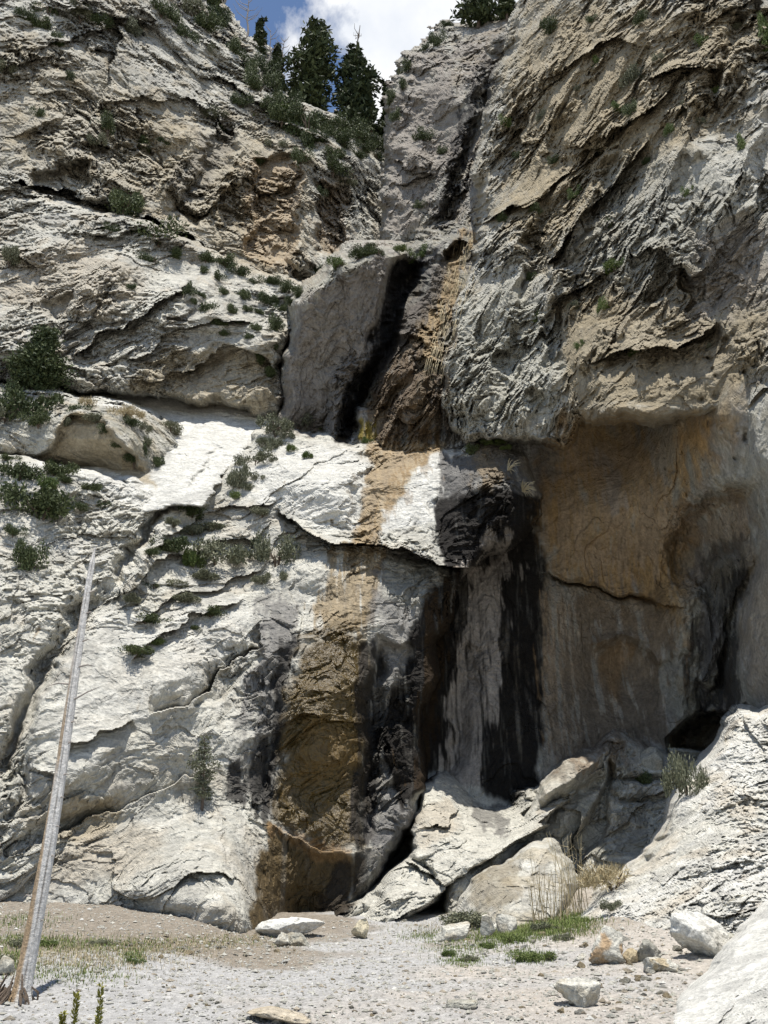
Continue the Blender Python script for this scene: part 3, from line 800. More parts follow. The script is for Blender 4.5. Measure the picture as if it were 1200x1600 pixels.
sheet('recess_floor',
      [(826, 1250), (850, 1215), (880, 1188), (930, 1165), (960, 1148), (1000, 1160), (1040, 1180), (1070, 1188), (1120, 1200), (1250, 1150), (1250, 1480), (690, 1500), (700, 1380), (790, 1310)],
      [(830, 1260, 32.4), (900, 1190, 33.4), (960, 1155, 34.4), (1040, 1190, 34.4), (1100, 1200, 33.4), (1200, 1180, 32), (760, 1350, 30), (880, 1350, 32.6), (960, 1300, 33), (1000, 1220, 34.2), (1050, 1250, 33.6), (900, 1430, 31), (1000, 1420, 31.5), (740, 1420, 29), (1150, 1300, 31)],
      feats=[('step', [(890, 1300), (950, 1240), (970, 1200), (1060, 1190)], -.0, 20, 0, 10),
             ('push', [(905, 1300), (945, 1230), (955, 1190), (960, 1200), (950, 1290), (900, 1370), (880, 1370)], 12, .9),
             ('groove', [(960, 1215), (1010, 1222), (1060, 1215)], .5, 5), ('groove', [(955, 1245), (1010, 1250), (1060, 1240)], .4, 5),
             ('rib', [(840, 1250), (900, 1210), (960, 1165)], .8, 20), ('groove', [(800, 1320), (870, 1260), (950, 1210)], .7, 12)],
      edge=(1.6, 18), back=.2, ang=35, amp=.7, big=.4, base=(PALE, GREY, PINK), tanamt=.4)

sheet('base_ridge_rock',
      [(512, 1432), (530, 1412), (570, 1398), (604, 1370), (640, 1345), (655, 1325), (640, 1290), (650, 1250), (664, 1215), (690, 1204), (715, 1212), (745, 1245), (768, 1258), (795, 1258), (805, 1232), (824, 1222), (838, 1238), (848, 1228), (900, 1196), (912, 1212), (895, 1250), (845, 1292), (800, 1322), (755, 1345), (725, 1372), (700, 1396), (672, 1412), (650, 1430), (600, 1452), (560, 1480), (515, 1480)],
      [(520, 1440, 28.4), (600, 1440, 27.8), (560, 1410, 29), (650, 1340, 30.2), (655, 1230, 34), (690, 1210, 35.6), (760, 1265, 35.4), (820, 1230, 35.8), (900, 1200, 35.8), (880, 1250, 32.6), (800, 1300, 31.4), (700, 1390, 28.6), (720, 1310, 31), (650, 1420, 27.4)],
      feats=[('step', [(640, 1345), (665, 1372), (700, 1392)], .5, 10, .3, 10), ('groove', [(640, 1338), (668, 1362), (680, 1385)], .7, 4),
             ('bump', 690, 1260, 40, 40, 0, .6), ('step', [(650, 1290), (700, 1290), (720, 1265)], .3, 12, .2, 10), ('bump', 820, 1250, 16, 24, 30, .6),
             ('step', [(560, 1475), (640, 1425), (700, 1392), (760, 1340), (840, 1292), (900, 1240)], .5, 12, .3, 20),
             ('groove', [(840, 1240), (826, 1256), (815, 1285)], .6, 5), ('groove', [(520, 1470), (560, 1425), (600, 1385)], .5, 7)],
      edge=(.9, 12), back=.08, ang=40, amp=1.1, big=.6, base=(PALE, PALE * .85, PINK), tanamt=.5, label=None)

sheet('low_dome_rock',
      [(708, 1440), (722, 1404), (742, 1378), (768, 1358), (800, 1342), (838, 1318), (862, 1318), (880, 1345), (892, 1375), (890, 1420), (880, 1470), (715, 1470)],
      [(715, 1430, 26.4), (800, 1350, 27.4), (860, 1325, 27.6), (880, 1400, 25.8), (800, 1420, 25.4), (740, 1440, 25.6), (760, 1370, 27)],
      feats=[('bump', 800, 1400, 60, 40, 0, .5)],
      edge=(1.5, 16), back=.35, ang=40, amp=.7, big=.3, base=(PALE, PALE, TAN), tanamt=.5)

sheet('talus_slope',
      [(900, 1440), (925, 1412), (940, 1392), (975, 1365), (1015, 1342), (1035, 1300), (1052, 1262), (1070, 1232), (1098, 1200), (1122, 1172), (1140, 1130), (1152, 1108), (1168, 1104), (1185, 1108), (1215, 1090), (1400, 1020), (1400, 1560), (1200, 1540), (1040, 1500), (900, 1480)],
      [(920, 1430, 23.6), (1000, 1360, 24.8), (1050, 1280, 26.4), (1100, 1205, 27.2), (1165, 1112, 28.2), (1250, 1080, 27.5), (1000, 1440, 21.6), (1100, 1400, 21.2), (1200, 1380, 20.4), (1100, 1300, 24.4), (1200, 1250, 24.4), (1150, 1470, 19), (1300, 1300, 22), (1300, 1500, 18), (1000, 1490, 20.6)],
      feats=[('step', [(1160, 1110), (1175, 1150), (1200, 1170)], .3, 10, .2, 10), ('bump', 1060, 1370, 50, 30, 30, .3), ('bump', 1150, 1250, 60, 40, 30, .5)],
      edge=(1.4, 16), back=.35, ang=-28, amp=.62, big=.45, chip=1.3, base=(WHITE * 1.0, PALE, PINK * 1.15), tanamt=.6, mat=M_TALUS, freq=2.4)

sheet('near_slab',
      [(1010, 1700), (1035, 1600), (1045, 1580), (1075, 1545), (1105, 1518), (1145, 1475), (1175, 1445), (1205, 1418), (1260, 1380), (1400, 1320), (1400, 1720)],
      [(1040, 1590, 12.2), (1100, 1520, 13.6), (1200, 1430, 15.4), (1300, 1370, 15.5), (1100, 1600, 11.7), (1200, 1600, 10.8), (1200, 1500, 13), (1300, 1500, 12), (1060, 1690, 10.4), (1300, 1690, 9.5)],
      smooth=[([(1000, 1300), (1500, 1300), (1500, 1800), (1000, 1800)], 10, .65)],
      edge=(.7, 12), back=.3, ang=35, amp=.45, big=.2, base=(WHITE * 1.12, WHITE, PALE), tanamt=.3, mat=M_TALUS, freq=3.0, cracks=.2)
print('sheets', round(time.time() - T0, 1))

# ------------------------------------------------------------------ ground
def ground_z(x, y):
    x = np.asarray(x, float); y = np.asarray(y, float)
    z = .62 * ss(x, .5, 6.5) * ss(y, 15, 23) + .30 * ss(-x, 2.2, 4.6) * ss(y, 12.5, 17) + .35 * ss(-x, 2, 8) * ss(y, 18, 24)
    z = z + .45 * ss(x, 5, 10) * ss(y, 12, 20)
    z = z + .3 * ss(y, 24, 29)
    r = np.hypot(x, y - 12)
    z = z - .02 * np.clip(14 - y, 0, 60) + 0.0 * r
    return z


def ground_noise(x, y):
    p = np.stack([np.ravel(x), np.ravel(y), np.ravel(x) * 0], 1).astype(f32)
    return (fbm(p * .35, 3) * .06 + fbm(p * 1.7, 4, .6) * .018).reshape(np.shape(x))


def gz(x, y):
    return float(ground_z(x, y) + ground_noise(np.array([x]), np.array([y]))[0])


def ground_at(px, py):
    """where the sight line through a point of the photograph meets the ground"""
    x, y, z = pdir(px, py)
    Y = 6.0
    for k in range(400):
        X = x * Y / y; Z = CAM[2] + z * Y / y
        if Z <= float(ground_z(X, Y)):
            break
        Y += .08
    return np.array([X, Y, gz(X, Y)])


gx = np.unique(np.concatenate([np.linspace(-1500, -60, 14), np.linspace(-60, -12, 40), np.linspace(-12, 12, 560), np.linspace(12, 60, 40), np.linspace(60, 1500, 14)]))
gy = np.unique(np.concatenate([np.linspace(-1500, -40, 14), np.linspace(-40, 7, 40), np.linspace(7, 32, 620), np.linspace(32, 90, 30), np.linspace(90, 1500, 12)]))
GX, GY = np.meshgrid(gx, gy)
pg = np.stack([GX.ravel(), GY.ravel(), GX.ravel() * 0], 1).astype(f32)
inn = (np.abs(pg[:, 0]) < 13) & (pg[:, 1] > 6) & (pg[:, 1] < 33)
gn = np.zeros(len(pg), f32)
q = pg[inn]
gn[inn] = ground_noise(q[:, 0], q[:, 1]) + .018 * np.maximum(0, .5 - facet(q * 7)[:, 1] * 2) * 0 + facet(q * np.array([6., 6., 1.], f32))[:, 0] * .018 + facet(q * np.array([15., 15., 1.], f32))[:, 0] * .009
GZ = ground_z(GX, GY).ravel() + gn
gravel_grey = np.array([.37, .365, .35]); path_tan = np.array([.42, .38, .325]); soil = np.array([.20, .16, .11])
c = np.tile(gravel_grey, (len(pg), 1))
m = fbm(pg * .4 + 5, 4)
k = ss(pg[:, 0] * .55 + m * 2 + (14 - pg[:, 1]) * .1, -.6, 2.2)[:, None] * .85
c = c * (1 - k) + path_tan * k
# grassy soil strip at the foot of the left slab
kl = (ss(pg[:, 1] + pg[:, 0] * -.25 + m * 2.2, 18.0, 19.6) * ss(-pg[:, 0] + m * 1.5, .2, 1.8))[:, None]
c = c * (1 - kl * .75) + soil * kl * .75
kr = (ss(pg[:, 1] + m * 2, 21.6, 23) * ss(pg[:, 0] + m, .8, 1.6) * ss(-pg[:, 0] - m, -6.0, -5))[:, None]
c = c * (1 - kr * .5) + soil * kr * .5
n = facet(pg * np.array([9., 9., 1.], f32))[:, 0][:, None]
c = c * (1 + .2 * n)
idx = np.arange(GX.size).reshape(GX.shape)
quads = np.stack([idx[:-1, :-1], idx[:-1, 1:], idx[1:, 1:], idx[1:, :-1]], -1).reshape(-1, 4)
me = mesh_np('ground', np.stack([GX.ravel(), GY.ravel(), GZ], 1), quads, np.concatenate([np.clip(c, .02, .8), np.zeros((len(c), 1))], 1))
M_GROUND = rock_material('gravel_ground', fine=3.0)
link('ground', me, M_GROUND, kind='structure')
print('ground', round(time.time() - T0, 1))

# ------------------------------------------------------------------ small builders
def tube(pts, rad, n=6):
    pts = np.asarray(pts, float); rad = np.broadcast_to(np.asarray(rad, float), (len(pts),))
    t = np.gradient(pts, axis=0); t /= np.linalg.norm(t, axis=1)[:, None] + 1e-9
    ref = np.array([0.31, 0.83, 0.47]); a = np.cross(t, ref); a /= np.linalg.norm(a, axis=1)[:, None] + 1e-9
    b = np.cross(t, a)
    th = np.arange(n) * 2 * math.pi / n
    v = pts[:, None] + rad[:, None, None] * (np.cos(th)[None, :, None] * a[:, None] + np.sin(th)[None, :, None] * b[:, None])
    i = np.arange(len(pts) * n).reshape(len(pts), n)
    f = np.stack([i[:-1], np.roll(i[:-1], -1, 1), np.roll(i[1:], -1, 1), i[1:]], -1).reshape(-1, 4)
    return v.reshape(-1, 3), f


def join(parts):
    vs, fs, o = [], [], 0
    for v, f in parts:
        vs.append(v); fs.append(f + o); o += len(v)
    return np.concatenate(vs), np.concatenate(fs)


def leaf_quads(P, size, elong=2.0, axis=None, r=None):
    """one small folded leaf per point"""
    r = r or rng
    n = len(P)
    d = r.normal(size=(n, 3))
    if axis is not None:
        d = d * .7 + axis
    d /= np.linalg.norm(d, axis=1)[:, None]
    s = np.cross(d, r.normal(size=(n, 3))); s /= np.linalg.norm(s, axis=1)[:, None] + 1e-9
    sz = np.asarray(size) * r.uniform(.6, 1.35, n)
    L = d * (sz * elong * .5)[:, None]; W = s * (sz * .5)[:, None]
    v = np.stack([P - L, P + W, P + L, P - W], 1).reshape(-1, 3)
    return v, np.arange(n * 4).reshape(n, 4)


def shrub_mesh(name, seed, mat, n=900, flat=.75, leaf=.085, elong=2.0, up=.3, ragged=.35):
    r = np.random.default_rng(seed)
    k = r.integers(6, 11)
    C = r.normal(size=(k, 3)) * np.array([.5, .5, .28]); C[:, 2] = np.abs(C[:, 2]) + .3
    R = r.uniform(.28, .5, k)
    w = r.integers(0, k, n)
    d = r.normal(size=(n, 3)); d /= np.linalg.norm(d, axis=1)[:, None]
    rad = R[w] * np.clip(r.normal(.86, ragged * .5, n), .2, 1.5)
    P = C[w] + d * rad[:, None]
    P[:, 2] *= flat
    P[:, 2] = np.abs(P[:, 2])
    v, f = leaf_quads(P, leaf, elong, np.array([0, 0, up]) + d * .8, r)
    me = mesh_np(name, v, f, smooth=False)
    me.materials.append(mat)
    return me


def stem_mesh(name, seed):
    r = np.random.default_rng(seed)
    parts = []
    for k in range(6):
        a = r.uniform(0, 6.28); e = np.array([math.cos(a) * .45, math.sin(a) * .45, r.uniform(.35, .6)])
        p = np.array([e * 0 + [0, 0, -.25], e * .4 + [0, 0, .05], e * .8 + r.normal(size=3) * .04, e * 1.1])
        parts.append(tube(p, [.05, .035, .02, .008], 5))
    me = mesh_np(name, *join(parts)); me.materials.append(M_BARK)
    return me


KINDS = {'D': (M_LEAF_DARK, 'dark'), 'G': (M_LEAF_GREEN, 'green'), 'S': (M_LEAF_SAGE, 'grey-green'), 'T': (M_STRAW, 'straw-coloured')}
SHRUBS = {}
for kk, (mt, _) in KINDS.items():
    SHRUBS[kk] = [shrub_mesh('shrub_foliage', 10 + i * 7 + ord(kk), mt, n=2600 if kk != 'T' else 1400, leaf=.062 if kk != 'T' else .03, elong=2.2 if kk != 'T' else 9, up=.3 if kk != 'T' else 1.2, ragged=.5) for i in range(4)]
STEMS = [stem_mesh('shrub_stem', 3 + i) for i in range(3)]


def px_size(px, py, Y):
    return Y / pdir(px, py)[1] / F


def shrub(px, py, w, h, kind, label, group=None, parts=None, name='shrub', pt=None, rr=random):
    """px, py: the middle of the plant in the photograph; it stands on the rock under that point"""
    base = min(py + h * .42, 1590)
    if pt is None:
        P, _ = front(px, base)
        if P is None:
            return None
    else:
        P = pt
    s = px_size(px, base, P[1])
    W = w * s; H = h * s
    sc = (W / 1.5, W / 1.5, H / .85)
    loc = (P[0], P[1] + .05 * W, P[2] - .06 * H)
    k = rr.randrange(4)
    parts = (w >= 24) if parts is None else parts
    rz = rr.uniform(0, 6.28)
    if not parts:
        o = link(name, SHRUBS[kind][k], label=label, cat='shrub', group=group, loc=loc)
        o.scale = sc; o.rotation_euler = (0, 0, rz)
        return o
    e = bpy.data.objects.new(name, None); scene.collection.objects.link(e)
    e.location = loc; e.scale = sc; e.rotation_euler = (0, 0, rz)
    tag(e, label, 'shrub', group)
    link('foliage', SHRUBS[kind][k], parent=e)
    link('stem', STEMS[k % 3], parent=e)
    return e


LANDMARKS = [(62, 556, 'the round bushy pine'), (485, 110, 'the tall pointed conifer'), (556, 130, 'the conifer with the dead top'), (385, 30, 'the forked dead tree'), (604, 180, 'the juniper beside the gully'), (410, 70, 'the ragged crest juniper'),
             (168, 192, 'the round mid-cliff shrub'), (192, 316, 'the round shrub on the cliff lip'), (246, 370, 'the wide shrub topping the slab'), (470, 245, 'the brown pillar below the conifers'), (266, 668, 'the low shrub on the ramp'), (150, 700, 'the brown hollow block'),
             (430, 182, 'the green cushion bush'), (330, 600, 'the overhang above the white ramp'), (62, 786, 'the big shrub below the ledge'), (152, 860, 'the tip of the dead trunk'), (432, 864, 'the grooved grey knob'), (338, 866, 'the broad shrub in the hollow'), (264, 850, 'the shrub on the white ridge'), (210, 1016, 'the lowest shelf shrub'),
             (500, 740, 'the bright white bulge'), (540, 420, 'the grey pillar top'), (640, 392, 'the head of the black cleft'), (450, 600, 'the grey pillar edge'), (700, 480, 'the hanging straw'), (731, 703, 'the round cushion plant'),
             (745, 0, 'the wide gully juniper'), (997, 118, 'the bush in the high hollow'), (865, 40, 'the dark cliff-edge bush'), (1196, 48, 'the tall green bush'), (962, 414, 'the tuft on the ribs'), (1158, 224, 'the narrow cliff tuft'), (848, 494, 'the tuft above the ledge'), (985, 190, 'the long diagonal rib'),
             (951, 1485, 'the squat tan-faced boulder'), (917, 1555, 'the whitish pointed boulder'), (1018, 1490, 'the rough grey boulder'), (1108, 1460, 'the big white boulder'), (455, 1455, 'the white dome slab'), (566, 1458, 'the yellowish stone'), (722, 1570, 'the half buried grey slab'), (45, 1550, 'the foot of the dead trunk'), (150, 1560, 'the yellow-green shoots'), (872, 1390, 'the boulder by the stalks'), (765, 1450, 'the upright pale block'), (706, 1460, 'the long pale slab'), (828, 1496, 'the lone grass clump'), (440, 1590, 'the pinkish flat stone'), (192, 1440, 'the thin cliff-foot bush'), (850, 1450, 'the green grass patch'), (300, 50, 'the bushy clifftop'), (30, 20, 'the outer clifftop')]


USED = set()


def near_label(px, py, w, colour, noun, small, large):
    for k in range(9):
        lab = one_label(px, py, w, colour, noun, small, large, k)
        if lab not in USED:
            USED.add(lab)
            return lab
    return one_label(px, py, w, colour, noun, small, large, 0)


def one_label(px, py, w, colour, noun, small, large, k):
    d, lx, ly, nm = sorted((math.hypot(px - x, (py - y) * 1.3), x, y, n) for x, y, n in LANDMARKS)[k]
    dx, dy = px - lx, py - ly
    size = 'tiny' if w < small * .75 else 'small' if w < small * 1.4 else 'medium-sized' if w < large * 1.2 else 'larger'
    far = 'close' if d < 28 else '' if d < 75 else 'well'
    v = 'above' if dy < 0 else 'below'; h_ = 'left' if dx < 0 else 'right'
    if abs(dx) > 2.2 * abs(dy): rel = {'close': 'just ' + h_ + ' of', '': h_ + ' of', 'well': 'far ' + h_ + ' of'}[far]
    elif abs(dy) > 2.2 * abs(dx): rel = {'close': 'just ' + v, '': v, 'well': 'far ' + v}[far]
    else: rel = {'close': 'just ', '': '', 'well': 'farther '}[far] + v + ' and ' + h_ + ' of'
    return f'{size} {colour} {noun} {rel} {nm}'


# ------------------------------------------------------------------ shrubs one can point to
R1 = random.Random(5)
for (px, py, w, h, k, lab) in [
    (40, 632, 74, 54, 'D', 'broad dark shrub just below the round pine on the left ledge'),
    (115, 642, 30, 22, 'D', 'dark low shrub on the rim above the brown hollow block'),
    (62, 786, 74, 52, 'D', 'large spreading dark shrub below the narrow white ledge'),
    (78, 756, 34, 26, 'G', 'fresh green bush top growing out of the dark shrub below the white ledge'),
    (28, 735, 50, 36, 'D', 'dark shrub directly under the narrow white ledge at its outer end'),
    (86, 733, 42, 26, 'D', 'flat dark shrub under the white ledge below the brown hollow'),
    (41, 872, 36, 46, 'D', 'drooping dark shrub on the bare slab beside the top of the dead trunk'),
    (192, 316, 42, 44, 'D', 'round dark shrub on the lip between the two upper left cliffs'),
    (246, 370, 60, 30, 'D', 'wide dark shrub below the overhang, at the top of the pale slab'),
    (168, 192, 26, 28, 'D', 'single round dark shrub halfway up the upper left cliff'),
    (214, 218, 36, 26, 'D', 'dark shrub right of and below the single round one on the upper left cliff'),
    (14, 396, 28, 28, 'S', 'grey-green shrub at the outer end of the pale slab'),
    (426, 182, 64, 30, 'G', 'green cushion-like shrub under the crest below the dead snag'),
    (481, 185, 44, 44, 'D', 'dark bush on the crest at the foot of the tall pointed conifer'),
    (470, 245, 24, 26, 'D', 'dark shrub topping the brown rock pillar below the conifers'),
    (266, 668, 30, 14, 'S', 'small low shrub in the middle of the smooth white ramp'),
    (210, 706, 24, 34, 'D', 'dark shrub hanging at the corner of the brown hollow block'),
    (192, 646, 40, 16, 'T', 'dry straw-coloured tuft at the left edge of the white ramp'),
    (142, 630, 26, 14, 'T', 'dry tuft beside the pine at the top of the white ramp'),
    (430, 664, 34, 32, 'S', 'grey-green shrub at the left foot of the grey pillar rock'),
    (466, 657, 44, 28, 'S', 'wider grey-green shrub at the foot of the grey pillar rock'),
    (398, 716, 34, 26, 'S', 'grey-green shrub in the crease between white ramp and pale knob'),
    (374, 746, 26, 42, 'S', 'tall grey-green shrub at the lower end of the white ramp crease'),
    (264, 850, 40, 26, 'D', 'dark shrub on the white ridge above the diagonal shelves'),
    (300, 872, 24, 32, 'G', 'green upright shrub on the diagonal shelves'),
    (432, 864, 44, 48, 'S', 'bushy grey-green shrub left of the grooved grey knob'),
    (338, 866, 56, 40, 'S', 'broad grey-green shrub in the hollow of the diagonal shelves'),
    (226, 966, 44, 18, 'D', 'flat dark shrub on the lower diagonal shelf'),
    (210, 1016, 44, 16, 'D', 'lowest flat dark shrub on the diagonal shelves'),
    (250, 1003, 22, 14, 'G', 'small green tuft beside the lowest shelf shrub'),
    (731, 703, 34, 20, 'D', 'round dark cushion plant on the rim of the black streaked bulge'),
    (1075, 1216, 34, 62, 'S', 'tall grey-green shrub at the edge of the talus by the cave'),
    (1006, 1215, 22, 22, 'D', 'dark shrub on the shaded block below the cave'),
    (192, 1434, 22, 34, 'S', 'thin grey-green bush at the foot of the big pale slab'),
    (742, 1438, 60, 24, 'S', 'low grey-green bush in front of the low domed rock'),
    (770, 1456, 26, 20, 'S', 'small grey-green tuft between the pale blocks by the grass'),
    (960, 1374, 74, 36, 'T', 'dry straw-coloured bush at the foot of the talus slope'),
    (702, 8, 40, 36, 'D', 'dark juniper bush on top of the gully cliff'),
    (682, 62, 20, 24, 'D', 'small dark bush on the shoulder of the gully cliff'),
    (660, 212, 24, 18, 'D', 'dark tuft on the shaded face of the gully cliff'),
    (865, 40, 28, 24, 'D', 'dark bush high on the right cliff near its edge'),
    (1196, 48, 22, 56, 'G', 'tall green bush clinging to the top of the right cliff'),
    (997, 118, 28, 26, 'S', 'grey-green bush in a hollow high on the right cliff'),
    (1158, 224, 16, 28, 'G', 'narrow green tuft on the outer upper right cliff'),
    (962, 414, 28, 20, 'G', 'green tuft on the ribs in the middle of the right cliff'),
    (946, 476, 20, 24, 'G', 'green tuft just below the one on the ribs of the right cliff'),
    (990, 548, 22, 16, 'G', 'bright green tuft above the overhang of the right cliff'),
    (848, 494, 18, 22, 'G', 'green tuft on the inner side of the right cliff above the ledge'),
]:
    shrub(px, py, w, h, k, lab, rr=R1)

# smaller ones that look alike, by the place they grow on
for (grp, lab, kinds, spots) in [
    ('small shrubs on the upper left cliff', 'small dark shrub rooted in a crack of the upper left cliff', 'DDS', [(75, 12, 34, 26), (58, 34, 26, 20), (125, 18, 28, 24), (92, 62, 20, 22), (120, 8, 22, 20), (200, 42, 22, 24), (270, 24, 30, 38), (292, 50, 26, 24), (335, 76, 22, 22), (250, 14, 30, 24), (150, 30, 22, 20), (330, 182, 30, 18), (375, 158, 24, 22), (60, 176, 16, 18), (300, 12, 36, 30), (170, 358, 20, 14), (30, 20, 24, 18), (10, 110, 22, 18), (350, 200, 18, 14), (258, 220, 18, 16), (150, 215, 16, 14), (400, 246, 18, 14), (520, 260, 34, 22), (545, 285, 18, 14), (560, 240, 22, 16), (500, 300, 14, 14), (430, 225, 20, 14), (110, 120, 16, 14)]),
    ('shrubs on the crest below the conifers', 'dark shrub in the belt along the crest below the conifers', 'DDD', [(336, 20, 30, 36), (316, 34, 30, 24), (362, 70, 24, 24), (384, 92, 28, 30), (412, 100, 34, 44), (430, 132, 30, 34), (447, 156, 34, 30), (405, 130, 30, 30), (440, 176, 32, 30), (462, 178, 34, 30), (505, 190, 36, 26), (520, 205, 36, 26), (540, 198, 36, 26), (560, 212, 36, 26), (580, 216, 40, 30), (600, 228, 30, 30), (535, 222, 30, 18), (485, 218, 22, 34), (572, 232, 26, 18), (420, 160, 26, 24), (392, 110, 24, 24), (500, 215, 22, 18), (520, 236, 26, 18), (588, 240, 24, 18)]),
    ('shrubs on the pale slab', 'small dark shrub on the upper rim of the pale slab', 'D', [(322, 402, 26, 18), (352, 410, 30, 18), (375, 424, 24, 18), (314, 420, 18, 14), (294, 452, 16, 20), (340, 432, 16, 14), (380, 460, 18, 20), (355, 455, 14, 14), (415, 466, 22, 20), (448, 450, 20, 16), (430, 505, 18, 28), (330, 490, 30, 30), (346, 504, 20, 18), (400, 510, 14, 16), (408, 556, 14, 20), (421, 583, 20, 16), (432, 470, 14, 14), (468, 456, 18, 18), (385, 482, 14, 12), (360, 482, 16, 16), (440, 482, 16, 12), (405, 486, 14, 12), (420, 438, 20, 12), (398, 440, 16, 12), (240, 404, 24, 16), (270, 396, 24, 14), (205, 448, 12, 12), (430, 440, 20, 12), (300, 470, 12, 12), (315, 460, 12, 12), (350, 520, 12, 12), (372, 500, 12, 12), (390, 525, 12, 12), (428, 538, 12, 14), (455, 470, 14, 12)]),
    ('shrubs around the hollow block', 'small shrub on the rough rock beside the white ramp', 'DSD', [(20, 612, 36, 24), (8, 650, 30, 24), (80, 620, 30, 20), (60, 655, 34, 22), (150, 655, 24, 14), (170, 670, 22, 14), (188, 690, 20, 20), (230, 690, 20, 16), (245, 722, 18, 20), (205, 660, 20, 14), (225, 670, 16, 12), (90, 600, 30, 16), (55, 608, 26, 18), (100, 660, 16, 14)]),
    ('shrubs under the narrow white ledge', 'small dark shrub on the cracked rock under the narrow white ledge', 'D', [(10, 770, 30, 26), (110, 750, 22, 14), (140, 760, 24, 14), (20, 830, 24, 16), (95, 800, 20, 14), (120, 790, 16, 12), (160, 790, 16, 12), (10, 715, 24, 12), (130, 830, 14, 12)]),
    ('low plants on the diagonal shelves', 'low grey-green plant growing along a diagonal shelf', 'SDS', [z_ for i_, z_ in enumerate([(330, 822, 50, 18), (370, 832, 34, 20), (300, 800, 34, 18), (270, 816, 26, 14), (365, 802, 50, 18), (410, 800, 30, 14), (235, 862, 18, 12), (190, 950, 18, 18), (280, 912, 36, 16), (320, 900, 36, 16), (360, 890, 36, 18), (330, 958, 40, 14), (290, 935, 36, 14), (260, 940, 30, 14), (370, 870, 28, 22), (395, 850, 26, 22), (250, 890, 26, 14), (410, 905, 24, 18), (300, 830, 26, 14), (345, 785, 26, 16), (240, 915, 24, 14), (205, 935, 22, 16), (385, 905, 26, 14), (445, 900, 16, 16), (300, 980, 22, 10), (180, 985, 22, 12)]) if i_ % 3 != 1]),
    ('plants on the pale knob by the pillar', 'small grey-green plant on the pale knob below the grey pillar rock', 'SG', [(430, 692, 20, 24), (480, 712, 16, 12), (445, 680, 18, 14), (500, 668, 18, 12), (412, 690, 20, 16), (370, 774, 18, 16), (400, 745, 16, 14), (455, 700, 14, 12), (388, 760, 18, 16)]),
    ('shrubs on top of the pillar and the gully ledge', 'low shrub on the flat top of the grey pillar rock', 'DG', [(560, 398, 34, 16), (530, 410, 26, 18), (592, 392, 26, 14), (655, 396, 22, 16), (505, 424, 20, 16), (620, 388, 20, 12), (575, 388, 26, 12)]),
    ('small tufts on the right cliff', 'small green tuft in a crack of the right cliff', 'GSD', [(930, 95, 14, 16), (905, 138, 12, 14), (985, 170, 18, 28), (1046, 202, 14, 18), (1070, 166, 18, 18), (835, 326, 20, 16), (788, 188, 12, 14), (900, 478, 14, 14), (1000, 30, 18, 16), (1100, 60, 18, 20), (1030, 90, 14, 12), (865, 250, 14, 14), (900, 300, 14, 14), (940, 230, 14, 14), (950, 350, 12, 16), (1075, 300, 12, 16), (1090, 190, 14, 14), (1010, 250, 12, 14), (870, 120, 18, 16), (845, 180, 14, 16), (810, 240, 12, 14), (1120, 140, 14, 16), (1150, 40, 16, 16), (925, 30, 16, 14), (960, 165, 14, 14), (1105, 540, 12, 12), (830, 430, 12, 16), (905, 540, 12, 12), (1185, 330, 12, 14), (785, 340, 14, 12)]),
    ('small bushes on the gully cliff', 'small dark bush on the shaded gully cliff', 'D', [(640, 104, 20, 18), (625, 128, 18, 22), (618, 180, 14, 22), (722, 22, 26, 18), (748, 12, 34, 26), (778, 8, 30, 26), (700, 36, 16, 12), (664, 74, 16, 14), (612, 150, 16, 22), (690, 235, 12, 14), (655, 320, 14, 14)]),
    ('plants on the rim of the fall', 'tiny green plant on the rim of the black streaked bulge', 'G', [(765, 692, 16, 8), (780, 690, 18, 8), (790, 700, 14, 8), (572, 690, 12, 8)]),
    ('low tufts at the foot of the cliff', 'low green tuft on the gravel at the foot of the cliff', 'GS', [(828, 1497, 42, 14), (955, 1416, 24, 16), (800, 1470, 26, 12), (850, 1452, 30, 14), (905, 1440, 26, 12), (880, 1468, 18, 10), (700, 1490, 20, 10), (735, 1500, 24, 9), (765, 1478, 24, 10), (30, 1476, 30, 12), (70, 1474, 26, 12), (160, 1472, 24, 10), (210, 1500, 20, 9), (10, 1500, 20, 12)]),
]:
    for q, (px, py, w, h) in enumerate(spots):
        pt = ground_at(px, py + h * .4) if py > 1445 else None
        kd = kinds[q % len(kinds)]
        shrub(px, py, w, h, kd, near_label(px, py, w, KINDS[kd][1], 'tuft' if w < 18 else 'shrub', 15, 24), grp, rr=R1, pt=pt)
print('shrubs', round(time.time() - T0, 1))


